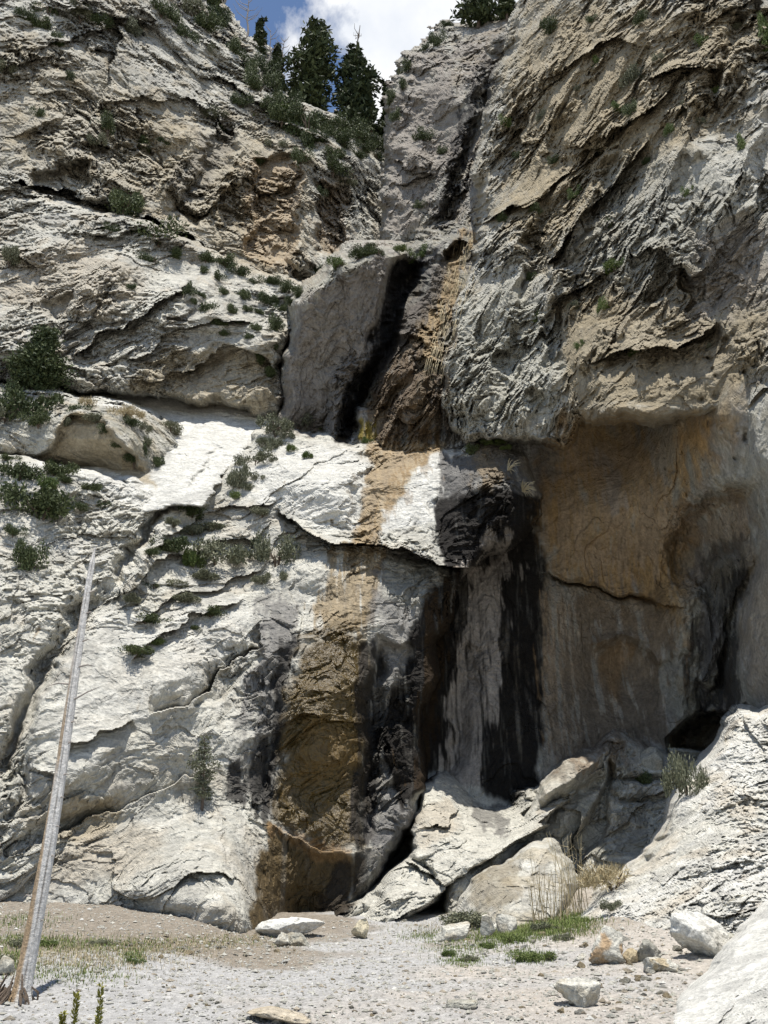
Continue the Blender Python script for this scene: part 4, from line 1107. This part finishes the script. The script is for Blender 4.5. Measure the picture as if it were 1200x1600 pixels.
# ------------------------------------------------------------------ trees
def conifer(loc, H, W, seed, label, name='conifer_tree', group=None, snag=0.0, leaf=.16, n=9000, low=.12, bushy=1.0, mat=None, lean=0.0, cat='tree', tuft=1.0):
    r = np.random.default_rng(seed)
    e = bpy.data.objects.new(name, None); scene.collection.objects.link(e); e.location = loc
    tag(e, label, cat, group)
    top = H
    zs = np.linspace(-.6, H * (1 + snag), 14)
    bend = np.stack([np.sin(zs * .5 + seed) * .05 * W + lean * zs, np.cos(zs * .4 + seed) * .03 * W, zs], 1)
    rad = np.clip(.022 * H * (1 - zs / (H * (1 + snag) + .01)) + .008 * H * .4, .012, None)
    tv = [tube(bend, rad, 8)]
    def axis(z): return np.array([np.interp(z, zs, bend[:, 0]), np.interp(z, zs, bend[:, 1]), z])
    P, AX, br = [], [], []
    nb = int(70 * bushy)
    for k in range(nb):
        u = low + (1 - low) * (k + r.uniform(0, .8)) / nb
        z = u * H
        prof = ((1 - u) ** .75) * (.75 + .35 * math.sin(u * 9 + seed)) + .06
        if u < .3: prof *= .55 + u * 1.5
        Lb = W * .5 * prof * r.uniform(.55, 1.25)
        a = r.uniform(0, 6.28)
        d = np.array([math.cos(a), math.sin(a), 0])
        rise = r.uniform(-.15, .35)
        s = np.linspace(0, 1, 5)[:, None]
        pts = axis(z) + d * s * Lb + np.array([0, 0, 1]) * (rise * s - .3 * s ** 2 + .15 * s ** 3) * Lb
        br.append(tube(pts, np.linspace(.009 * H * .5, .004, 5), 4))
        m = max(12, int(n / nb * (.3 + Lb / (W * .5))))
        t = r.uniform(.22, 1.05, m) ** .8
        q = axis(z) + d * (t * Lb)[:, None] + np.array([0, 0, 1]) * ((rise * t - .3 * t ** 2 + .15 * t ** 3) * Lb)[:, None]
        side = np.array([-d[1], d[0], 0])
        sp = (.30 * Lb * (1.1 - t * .7) + .05 * W) * tuft
        q = q + side * (r.normal(size=m) * sp * .6)[:, None] + r.normal(size=(m, 3)) * np.array([.35, .35, .28]) * sp[:, None] * .7
        # clumped tufts
        cl = r.integers(0, max(2, m // 14), m); off = r.normal(size=(max(2, m // 14), 3)) * .055 * W
        q = q + off[cl]
        P.append(q); AX.append(np.tile(d * .8 + [0, 0, .25], (m, 1)))
    P = np.concatenate(P); AX = np.concatenate(AX)
    v, f = leaf_quads(P, leaf, 2.6, AX, r)
    me = mesh_np('crown', v, f, smooth=False); me.materials.append(mat or M_LEAF_CON)
    link('crown', me, parent=e)
    if snag:
        for k in range(10):
            z = H * (1 + snag * r.uniform(.1, .85)); a = r.uniform(0, 6.28); l = H * snag * r.uniform(.15, .4)
            p0 = axis(z); p1 = p0 + np.array([math.cos(a), math.sin(a), r.uniform(.1, .7)]) * l * .6; p2 = p1 + np.array([0, 0, l * .5])
            br.append(tube([p0, p1, p2], [.03, .02, .01], 4))
    me = mesh_np('trunk', *join(tv + br)); me.materials.append(M_BARK)
    link('trunk', me, parent=e)
    return e


def up_tree(px, ytop, ybot, wpx, Y, seed, label, **kw):
    b = at(px, ybot, Y); t = at(px, ytop, Y)
    return conifer(tuple(b), t[2] - b[2], wpx * px_size(px, (ytop + ybot) / 2, Y), seed, label, **kw)


up_tree(485, 32, 190, 118, 63.5, 3, 'tall dense pointed conifer standing alone on the crest', leaf=.20, n=8500, bushy=1.0, low=.05)
up_tree(556, 82, 212, 108, 63.5, 8, 'conifer with a bare dead top on the crest', leaf=.19, n=8500, snag=.36, bushy=1.1, low=.05)
up_tree(579, 142, 212, 30, 63, 21, 'thin sparse young conifer beside the one with the dead top', leaf=.15, n=1500, bushy=.45)
up_tree(604, 128, 230, 44, 64, 31, 'dark juniper squeezed between the crest and the gully cliff', leaf=.18, n=4200, low=.02)
up_tree(404, 30, 120, 34, 62.4, 41, 'ragged juniper on the steep crest left of the open sky', leaf=.18, n=4200, low=.02)
up_tree(432, 70, 150, 32, 62.2, 45, 'smaller ragged juniper below the first one on the crest', leaf=.17, n=2600, low=.02)
up_tree(330, -30, 50, 34, 61, 47, 'dark conifer crown cut off by the top edge of the photo', leaf=.18, n=3600, low=.02)
up_tree(745, -50, 34, 80, 57, 51, 'wide dark juniper at the top of the gully cliff', leaf=.17, n=5200, low=.02)
up_tree(790, -40, 24, 40, 56, 52, 'small juniper between the wide one and the right cliff', leaf=.17, n=2600, low=.02)
Pp, _ = front(62, 606)
s_ = px_size(62, 606, Pp[1])
conifer(tuple(Pp - np.array([0, 0, .1])), 108 * s_ * .97, 96 * s_, 61, 'round bushy green pine standing at the left end of the white ramp', name='pine_tree', leaf=.075, n=15000, low=.03, bushy=1.6, mat=M_LEAF_DARK, tuft=1.6)
Pp, _ = front(312, 1248)
s_ = px_size(312, 1248, Pp[1])
conifer(tuple(Pp + np.array([.05, -.15, -.05])), 96 * s_, 70 * s_, 71, 'feathery young conifer growing out of the big pale slab', name='young_conifer', leaf=.035, n=2600, low=.06, bushy=.7, mat=M_LEAF_SAGE, cat='young tree')


def snag_tree(px, ytop, ybot, Y, seed, label, spread=.35, lean=0.0):
    b = at(px, ybot, Y); t = at(px, ytop, Y); H = t[2] - b[2]
    r = np.random.default_rng(seed)
    e = bpy.data.objects.new('dead_tree', None); scene.collection.objects.link(e); e.location = tuple(b)
    tag(e, label, 'dead tree')
    zs = np.linspace(-.3, H, 9)
    ln = np.stack([lean * zs + r.normal(size=9) * .05, r.normal(size=9) * .04, zs], 1)
    me = mesh_np('trunk', *tube(ln, np.linspace(.012 * H + .05, .012, 9), 7)); me.materials.append(M_DEAD)
    link('trunk', me, parent=e)
    br = None
    for k in range(9):
        z = H * r.uniform(.3, .95); a = r.uniform(-.6, .6) + (math.pi if k % 2 else 0); l = H * spread * r.uniform(.4, 1)
        p0 = np.array([np.interp(z, zs, ln[:, 0]), 0, z]); d = np.array([math.cos(a), math.sin(a) * .6, r.uniform(.3, 1.0)])
        p1 = p0 + d * l * .5; p2 = p1 + d * l * .3 + [0, 0, l * .3]
        me = mesh_np('branch', *tube([p0, p1, p2], [.035, .022, .008], 4)); me.materials.append(M_DEAD)
        link('branch', me, parent=e)


snag_tree(385, -12, 66, 61.6, 4, 'grey forked dead tree against the blue sky on the crest')
snag_tree(420, 46, 112, 61.6, 9, 'pale slender dead tree among the crest junipers', spread=.2)
snag_tree(436, 60, 112, 62, 12, 'thin leaning dead tree beside the slender one', spread=.3, lean=.12)


# ------------------------------------------------------------------ dead trunk
def dead_trunk():
    b = ground_at(31, 1562); Y0 = b[1]
    t = at(152, 856, Y0 + .35)
    e = bpy.data.objects.new('dead_tree', None); scene.collection.objects.link(e); e.location = tuple(b)
    tag(e, 'tall branchless bleached dead trunk standing upright on the gravel, splintered at its tip', 'dead tree')
    T = t - b
    n, m = 40, 220
    u = np.linspace(0, 1, m); th = np.arange(n) * 2 * math.pi / n
    U, TH = np.meshgrid(u, th, indexing='ij')
    rad = .135 * (1 - U) ** .8 * .66 + .038 + .06 * np.exp(-U / .015)
    TW = TH + U * 1.2
    pn = np.stack([np.cos(TW).ravel() * 1.6, np.sin(TW).ravel() * 1.6, (U * 6.0 * .5).ravel()], 1).astype(f32)
    pf = np.stack([np.cos(TW).ravel() * 6, np.sin(TW).ravel() * 6, (U * 6.0 * 1.4).ravel()], 1).astype(f32)
    rad = rad * (1 + .10 * fbm(pn, 3).reshape(rad.shape) + .04 * fbm(pf, 3).reshape(rad.shape))
    # long drying crack down the side that faces the path
    ca = np.angle(np.exp(1j * (TH - (-1.35 + .25 * np.sin(U * 7)))))
    rad = rad - .018 * np.exp(-(ca / .07) ** 2) * (1 - U * .6)
    # splintered tip
    tip = ss(U, .955, 1.0)
    rad = rad * (1 - tip * (.55 + .5 * (np.sin(TH * 3 + 1) > 0)))
    rad = np.clip(rad * .86, .004, None)
    cx = b * 0; cxx = T[0] * U + .03 * np.sin(U * 5); cyy = T[1] * U + .02 * np.sin(U * 4 + 1)
    X = cxx + rad * np.cos(TH); Yv = cyy + rad * np.sin(TH); Z = T[2] * U - .12 * (U < .002)
    co = np.stack([X, Yv, Z], -1).reshape(-1, 3)
    i = np.arange(m * n).reshape(m, n)
    f = np.stack([i[:-1], np.roll(i[:-1], -1, 1), np.roll(i[1:], -1, 1), i[1:]], -1).reshape(-1, 4)
    # tan wood where the bark came off last, silvery elsewhere
    k = ss(-np.cos(TH - .45) + .35 * fbm(pn * 1.3 + 9, 3).reshape(rad.shape) - U * .5, .35, .75)
    c = np.array([.64, .615, .57]) * (1 - k[..., None]) + np.array([.40, .29, .18]) * k[..., None]
    c = c * (1 + .22 * fbm(pf * np.array([1, 1, .5], f32), 3).reshape(rad.shape)[..., None])
    dk = np.exp(-(ca / .06) ** 2)[..., None] * .7
    c = c * (1 - dk) + np.array([.08, .06, .045]) * dk
    tint = np.concatenate([np.clip(c, .02, .8).reshape(-1, 3), np.zeros((m * n, 1))], 1)
    link('trunk', mesh_np('trunk', co, f, tint), M_WOOD, parent=e)
    r = random.Random(3)
    bits = []
    for k in range(26):
        a_ = r.uniform(0, 6.28); q = np.array([math.cos(a_), math.sin(a_), 0]); l = r.uniform(.12, .34)
        p = q * r.uniform(.10, .16) + np.array([-.04, 0, l * r.uniform(.5, 1)])
        bits.append(tube([p, q * (.16 + .1 * r.random()) + np.array([-.05, 0, l * .3]), q * r.uniform(.2, .36) + np.array([-.06, 0, -.02])], [.012, .02, .012], 4))
    link('root_bark', mesh_np('root_bark', *join(bits), smooth=False), M_BARK, parent=e, kind='stuff')
    for (uu, side, l) in [(.62, 1, .5), (.66, -1, .42), (.70, 1, .3), (.45, 1, .12), (.52, 1, .10), (.34, 1, .10), (.28, 1, .09), (.20, -1, .10), (.76, 1, .14), (.83, 1, .1), (.88, 1, .09), (.40, 1, .09), (.57, 1, .1), (.15, 1, .08)]:
        p = np.array([T[0] * uu + side * (.14 * (1 - uu) * .6 + .03), T[1] * uu - .03, T[2] * uu])
        q = p + np.array([side * l * .7, -.1 * l, l * r.uniform(-.2, .5)])
        mid = (p + q) / 2 + np.array([0, 0, .03])
        link('branch_stub', mesh_np('branch_stub', *tube([p - np.array([side * .06, 0, 0]), mid, q], [.016, .010, .003], 5)), M_DEAD, parent=e)


dead_trunk()


# ------------------------------------------------------------------ boulders and stones
def rock_mesh(name, seed, sub=5, cuts=9, rough=.05, base=PALE, patch=TAN, patch_amt=.4, dims=(1, 1, 1)):
    import bmesh
    r = np.random.default_rng(seed)
    bm = bmesh.new(); bmesh.ops.create_icosphere(bm, subdivisions=sub, radius=1)
    co = np.array([v.co[:] for v in bm.verts]); fc = np.array([[v.index for v in f.verts] for f in bm.faces]); bm.free()
    for k in range(cuts):
        n = r.normal(size=3); n /= np.linalg.norm(n); d = r.uniform(.30, .62)
        s = co @ n
        co = np.where((s > d)[:, None], co - n * (s - d)[:, None] * .97, co)
    co = co / np.abs(co).max(0)
    co[:, 2] = np.maximum(co[:, 2], -.62 + .08 * co[:, 0])
    co = co * np.array(dims)
    L = float(np.mean(dims))
    q = (co / L).astype(f32)
    fq = facet(q * 2.2 + seed)
    nrm = co / (np.linalg.norm(co, axis=1)[:, None] + 1e-9)
    if sub > 2:
        co = co + nrm * ((fbm(q * 1.3 + seed, 4) * 1.6 + fq[:, 0] * 1.2 + fbm(q * 6 + seed, 4, .65) * .9 + facet(q * 5 + seed)[:, 0] * .6) * rough * L)[:, None]
    k = (ss(fbm(q * 1.1 + seed * 3.1, 3), .0, .35) * patch_amt)[:, None]
    c = base * (1 - k) + patch * k
    c = c * (1 + .18 * fbm(q * 3 + 5, 3)[:, None])
    return mesh_np(name, co, fc, np.concatenate([np.clip(c, .02, .8), np.zeros((len(c), 1))], 1), smooth=sub > 2)


def boulder(px, pyb, w, h, seed, label, rot=0, tilt=0, base=PALE, patch=TAN, patch_amt=.4, cuts=9, rough=.05, name='boulder', depth=.8, on=None, group=None, cat='boulder', sink=.24):
    P = ground_at(px, pyb) if on is None else front(px, pyb)[0]
    s = px_size(px, pyb, P[1])
    a, c_ = w * s / 2 * 1.06, h * s / 2 * 1.3
    me = rock_mesh(name, seed, 5 if w > 45 else 4 if w > 28 else 3, cuts + 5, rough, base, patch, patch_amt, (a, a * depth, c_))
    o = link(name, me, M_STONE, label=label, cat=cat, group=group)
    o.location = (P[0], P[1] + a * depth * .5, P[2] + c_ * (1 - sink * 2))
    o.rotation_euler = (0, math.radians(tilt), math.radians(rot))
    return o


boulder(951, 1508, 60, 56, 11, 'squat boulder with a tan broken face on the path, left of the grey stones', rot=20, patch=OCHRE * 1.2, patch_amt=.8, cuts=12)
boulder(917, 1576, 82, 52, 12, 'whitish pointed boulder lying nearest on the gravel', rot=-10, tilt=-14, base=PALE * 1.05)
boulder(1018, 1504, 44, 40, 13, 'rough grey boulder touching the big white one', base=GREY * 1.1, patch=DKGREY, rough=.09)
boulder(1108, 1494, 104, 82, 14, 'big white boulder leaning on the edge of the near slab', rot=25, tilt=-20, base=WHITE, patch=TAN, patch_amt=.2, depth=.7)
boulder(1178, 1446, 76, 64, 15, 'square-edged grey block on top behind the big white boulder', rot=12, tilt=6, base=GREY * 1.35, patch=TAN, patch_amt=.3, cuts=14, on=None)
boulder(1034, 1520, 56, 22, 16, 'flat tan slab in front of the rough grey boulder', rot=5, patch=TAN * 1.2, patch_amt=.9)
boulder(765, 1466, 30, 36, 17, 'upright pale block standing in the grass', rot=30, cuts=13, base=PALE)
boulder(797, 1458, 40, 30, 18, 'pale rounded block right of the upright one in the grass', rot=-15, base=PALE * .9)
boulder(706, 1468, 62, 24, 19, 'long low pale slab at the edge of the grass', rot=10, tilt=-12, base=PALE)
boulder(455, 1466, 108, 32, 20, 'smooth white dome-shaped slab at the foot of the brown wall', rot=0, base=WHITE * 1.1, patch=PALE, patch_amt=.2, rough=.045, cuts=2, depth=.6, sink=.32)
boulder(438, 1482, 24, 22, 21, 'small knobby pale stone in front of the white dome slab', base=PALE, rough=.1)
boulder(462, 1478, 46, 22, 22, 'flat grey stone in front of the white dome slab', base=GREY)
boulder(566, 1468, 34, 30, 23, 'small yellowish stone against the pale ridge rock', base=np.array([.56, .5, .36]), patch_amt=.1)
boulder(722, 1576, 52, 16, 24, 'flat grey slab half buried in the gravel', base=GREY * 1.1, cuts=13)
boulder(10, 1526, 34, 28, 25, 'rounded grey stone beyond the dead trunk', base=GREY * 1.25)
boulder(872, 1408, 58, 54, 26, 'blocky grey-white boulder behind the dry stalks', rot=15, base=PALE * .85, cuts=14, rough=.04)
boulder(1022, 1205, 40, 40, 27, 'upright shaded boulder on the ledge below the cave', base=GREY, on=1)
boulder(1062, 1182, 70, 22, 28, 'long flat shaded slab at the cave mouth', base=GREY * 1.1, on=1)
boulder(1130, 1474, 40, 26, 29, 'small grey stone wedged between white boulder and near slab', base=GREY * 1.2, on=None)
boulder(440, 1598, 110, 18, 30, 'low pinkish flat stone at the bottom edge', base=PINK * 1.2, cuts=5)
boulder(990, 1506, 28, 22, 32, 'little tan stone behind the rough grey boulder', base=TAN * 1.3)
boulder(908, 1500, 20, 10, 33, 'little flat stone left of the squat boulder', base=PALE)

STONE_MESH = [rock_mesh('stone', 100 + i, 2, 8, .05, b, TAN, .3, d) for i, (b, d) in enumerate([(PALE, (1, .8, .5)), (GREY, (1, .7, .6)), (WHITE, (1, .9, .4)), (TAN * 1.2, (1, .7, .55)), (PALE * .8, (1, .6, .7)), (PINK, (1, .8, .35))])]
for m_ in STONE_MESH: m_.materials.append(M_STONE)
R2 = random.Random(11)
COLW = ['pale', 'grey', 'white', 'tan', 'pale grey', 'pinkish']


def stone(px, py, w, lab, grp):
    P = ground_at(px, py); s = px_size(px, py, P[1]); a = w * s / 2
    k = R2.randrange(6)
    o = link('stone', STONE_MESH[k], label=near_label(px, py, w, COLW[k], lab, 9, 15), cat='stone', group=grp, loc=(P[0], P[1], P[2] + a * .15))
    o.scale = (a, a, a * R2.uniform(.7, 1.2)); o.rotation_euler = (R2.uniform(-.3, .3), R2.uniform(-.3, .3), R2.uniform(0, 6.28))


for k in range(80):
    px = R2.gauss(1000, 60); py = 1470 + R2.random() * 125
    px += (py - 1500) * -.3
    if 840 < px < 1080: stone(px, py, R2.uniform(8, 24) ** 1.0, 'angular stone', 'stones in the rubble beside the path')
for k in range(60):
    stone(R2.uniform(170, 470), R2.gauss(1478, 14), R2.uniform(7, 18), 'stone', 'stones in the sparse grass')
for k in range(70):
    stone(R2.uniform(60, 1000), 1500 + 98 * R2.random() ** .8, R2.uniform(6, 15), 'loose stone', 'loose stones on the gravel')
for k in range(40):
    stone(R2.gauss(760, 70), R2.gauss(1478, 16), R2.uniform(7, 18), 'stone', 'stones around the green patch')
for k in range(30):
    stone(R2.uniform(600, 960), R2.gauss(1440, 8), R2.uniform(7, 16), 'stone', 'stones at the foot of the base rocks')

# gravel: far too many to count
n = 36000
gx_ = rng.uniform(-9, 9, n); gy_ = 10.5 + 17 * rng.random(n) ** 1.3
keep = np.abs(gx_) < gy_ * .42 + 1
gx_, gy_ = gx_[keep], gy_[keep]; n = len(gx_)
sz = rng.uniform(.006, .02, n) * (1 + 1.5 * (rng.random(n) < .10))
octa = np.array([[1, 0, 0], [0, 1, 0], [-1, 0, 0], [0, -1, 0], [0, 0, .7], [0, 0, -.5]], float)
of = np.array([[0, 1, 4], [1, 2, 4], [2, 3, 4], [3, 0, 4], [1, 0, 5], [2, 1, 5], [3, 2, 5], [0, 3, 5]])
v = octa[None] * rng.uniform(.6, 1.4, (n, 6, 1)); a = rng.uniform(0, 6.28, n)
ca, sa = np.cos(a)[:, None], np.sin(a)[:, None]
v = np.stack([v[..., 0] * ca * 1.3 - v[..., 1] * sa, v[..., 0] * sa * 1.3 + v[..., 1] * ca, v[..., 2]], -1) * sz[:, None, None]
v += np.stack([gx_, gy_, ground_z(gx_, gy_) + ground_noise(gx_, gy_) + sz * .25], 1)[:, None]
f = (of[None] + (np.arange(n) * 6)[:, None, None]).reshape(-1, 3)
cc = np.array([PALE, GREY * 1.3, WHITE, PALE * .9, PINK, PALE * .8])[rng.integers(0, 6, n)] * rng.uniform(.7, 1.0, (n, 1))
tint = np.concatenate([np.repeat(cc, 6, 0), np.zeros((n * 6, 1))], 1)
link('gravel', mesh_np('gravel', v.reshape(-1, 3), f, tint, smooth=False), M_STONE, kind='stuff')


# ------------------------------------------------------------------ grass and dry stalks
def blades(name, zones, mat, h, w, kind='stuff', label=None):
    V = []
    for (cx, cy, rx, ry, n, hs) in zones:
        c = ground_at(cx, cy)
        for k in range(n):
            px = random.gauss(cx, rx); py = random.gauss(cy, ry)
            if py > 1596 or py < 1425: continue
            V.append((px, py, hs))
    A = np.array(V)
    # snap every root to the ground, solved for all at once
    x, y, z = pdir(A[:, 0], A[:, 1])
    Y = np.full(len(A), 14.0)
    for k in range(60):
        Z = ground_z(x * Y / y, Y)
        Y = .6 * Y + .4 * np.clip((Z - CAM[2]) / np.minimum(z / y, -.02), 9, 30)
    X = x * Y / y
    Z = ground_z(X, Y) + ground_noise(X, Y)
    n = len(A); r = rng
    hh = h * A[:, 2] * r.uniform(.5, 1.4, n); a = r.uniform(0, 6.28, n); ln = r.uniform(.1, .7, n) * hh
    dx, dy = np.cos(a), np.sin(a)
    p = np.stack([X, Y, Z], 1)
    wv = np.stack([-dy, dx, dx * 0], 1) * w
    mid = p + np.stack([dx * ln * .3, dy * ln * .3, hh * .6], 1)
    tip = p + np.stack([dx * ln, dy * ln, hh], 1)
    v = np.stack([p - wv, p + wv, mid + wv * .7, tip, mid - wv * .7], 1)
    i = np.arange(n)[:, None] * 5
    q = np.concatenate([i + np.array([[0, 1, 2, 4]]), i + np.array([[4, 2, 3, 3]])], 0)
    tri = np.concatenate([i + np.array([[0, 1, 2]]), i + np.array([[0, 2, 4]]), i + np.array([[4, 2, 3]])], 0)
    link(name, mesh_np(name, v.reshape(-1, 3), tri, smooth=False), mat, kind=kind)


blades('grass', [(850, 1448, 36, 10, 5200, 1), (790, 1462, 30, 8, 3000, .9), (900, 1440, 18, 8, 1500, 1), (720, 1480, 30, 9, 900, .7), (680, 1462, 30, 5, 900, .7), (720, 1505, 18, 5, 500, .6), (828, 1496, 15, 5, 900, .8),
                 (60, 1474, 50, 6, 1300, .8), (160, 1474, 40, 6, 700, .7), (20, 1500, 24, 12, 900, .8), (120, 1520, 50, 12, 900, .5), (250, 1478, 60, 8, 900, .6), (210, 1495, 10, 5, 350, .8), (380, 1470, 40, 6, 400, .5), (30, 1440, 40, 8, 600, .8)], M_GRASS, .085, .006)
blades('dry_grass', [(120, 1490, 90, 14, 5000, .8), (300, 1475, 80, 8, 2600, .7), (850, 1450, 50, 10, 1200, 1.0), (700, 1450, 50, 8, 900, 1), (20, 1510, 20, 10, 400, .8)], M_STRAW, .07, .004)


def stalk_clump(px, py, wpx, hpx, n, seed, label, Y=None):
    r = np.random.default_rng(seed)
    P = ground_at(px, py) if Y is None else at(px, py, Y)
    s = px_size(px, py, P[1]); W, H = wpx * s, hpx * s
    me_parts = []
    for k in range(n):
        b = np.array([r.normal() * W * .25, r.normal() * W * .12, -.05]); hh = H * r.uniform(.45, 1)
        a = r.normal(size=2) * .12 * hh
        t = b + np.array([a[0], a[1], hh])
        mid = (b + t) / 2 + r.normal(size=3) * .02 * hh
        me_parts.append(tube([b, mid, t], [.009, .007, .003], 4))
        for j in range(3):
            u = r.uniform(.5, 1); q = b + (t - b) * u
            me_parts.append(tube([q, q + np.array([r.normal() * .10, r.normal() * .05, r.uniform(.02, .12)])], [.005, .002], 3))
    e = bpy.data.objects.new('dry_plant', None); scene.collection.objects.link(e); e.location = tuple(P)
    tag(e, label, 'dry plant')
    me = mesh_np('stalks', *join(me_parts)); me.materials.append(M_STRAW)
    o = link('stalk', me, parent=e, kind='stuff')
    return e


stalk_clump(852, 1442, 60, 120, 22, 1, 'clump of tall dry stalks in front of the low domed rock')
stalk_clump(898, 1432, 44, 130, 22, 2, 'clump of dry stalks with drooping heads right of the domed rock')
stalk_clump(965, 1395, 70, 50, 24, 3, 'fan of thin dry twigs above the straw-coloured bush at the talus foot')

# straw hanging down the water chute
V = []
for k in range(260):
    u = random.random() ** .9
    px = np.interp(u, [0, .3, .6, 1], [732, 722, 700, 676]) + random.gauss(0, 6 + 6 * math.sin(u * 3)); py = np.interp(u, [0, .3, .6, 1], [352, 430, 500, 575])
    P, _ = front(px, py)
    if P is None: continue
    l = random.uniform(.5, 1.4)
    V.append(tube([P + [0, -.12, 0], P + [-.10 * l, -.30, -.45 * l], P + [-.2 * l, -.28, -l]], [.010, .008, .003], 3))
link('hanging_dry_grass', mesh_np('hanging_dry_grass', *join(V), smooth=False), M_STRAW, kind='stuff')
V = []
for (cx, cy, n) in [(838, 768, 50), (815, 735, 16)]:
    for k in range(n):
        P, _ = front(cx - 22, cy)
        d = np.array([random.uniform(-.1, .5), -random.uniform(.1, .5), random.uniform(-.3, .35)])
        V.append(tube([P, P + d * .6 + [0, 0, .1], P + d], [.015, .011, .004], 3))
e_ = link('dead_twig_tuft', mesh_np('dead_twig_tuft', *join(V), smooth=False), M_STRAW, label='pale tuft of dead twigs sticking out beside the black streaked bulge', cat='twigs')


# young shoots nearest the camera
def shoot(px, pytop, pyb, seed, label, Y=10.6):
    r = np.random.default_rng(seed)
    b = at(px, pyb, Y); t = at(px + 3, pytop, Y)
    g = gz(b[0], b[1]); H = t[2] - g
    e = bpy.data.objects.new('green_shoot', None); scene.collection.objects.link(e); e.location = (b[0], b[1], g)
    tag(e, label, 'plant')
    me = mesh_np('stem', *tube([[0, 0, -.03], [.01, 0, H * .5], [.02, 0, H]], [.010, .008, .004], 6)); me.materials.append(M_LEAF_YEL)
    link('stem', me, parent=e)
    n = 150
    z = r.uniform(.25, 1.0, n) * H; a = r.uniform(0, 6.28, n)
    d = np.stack([np.cos(a), np.sin(a), np.full(n, .9)], 1)
    P_ = np.stack([.01 + np.cos(a) * .022, np.sin(a) * .022, z], 1)
    me = mesh_np('foliage', *leaf_quads(P_, .018, 3.0, d * 2, r), smooth=False); me.materials.append(M_LEAF_YEL)
    link('foliage', me, parent=e)


shoot(148, 1536, 1640, 1, 'tallest yellow-green shoot at the bottom edge, right of the other two')
shoot(110, 1550, 1640, 2, 'middle one of the three yellow-green shoots at the bottom edge')
shoot(92, 1580, 1640, 3, 'shortest yellow-green shoot at the bottom edge, nearest the dead trunk')
print('all', round(time.time() - T0, 1))
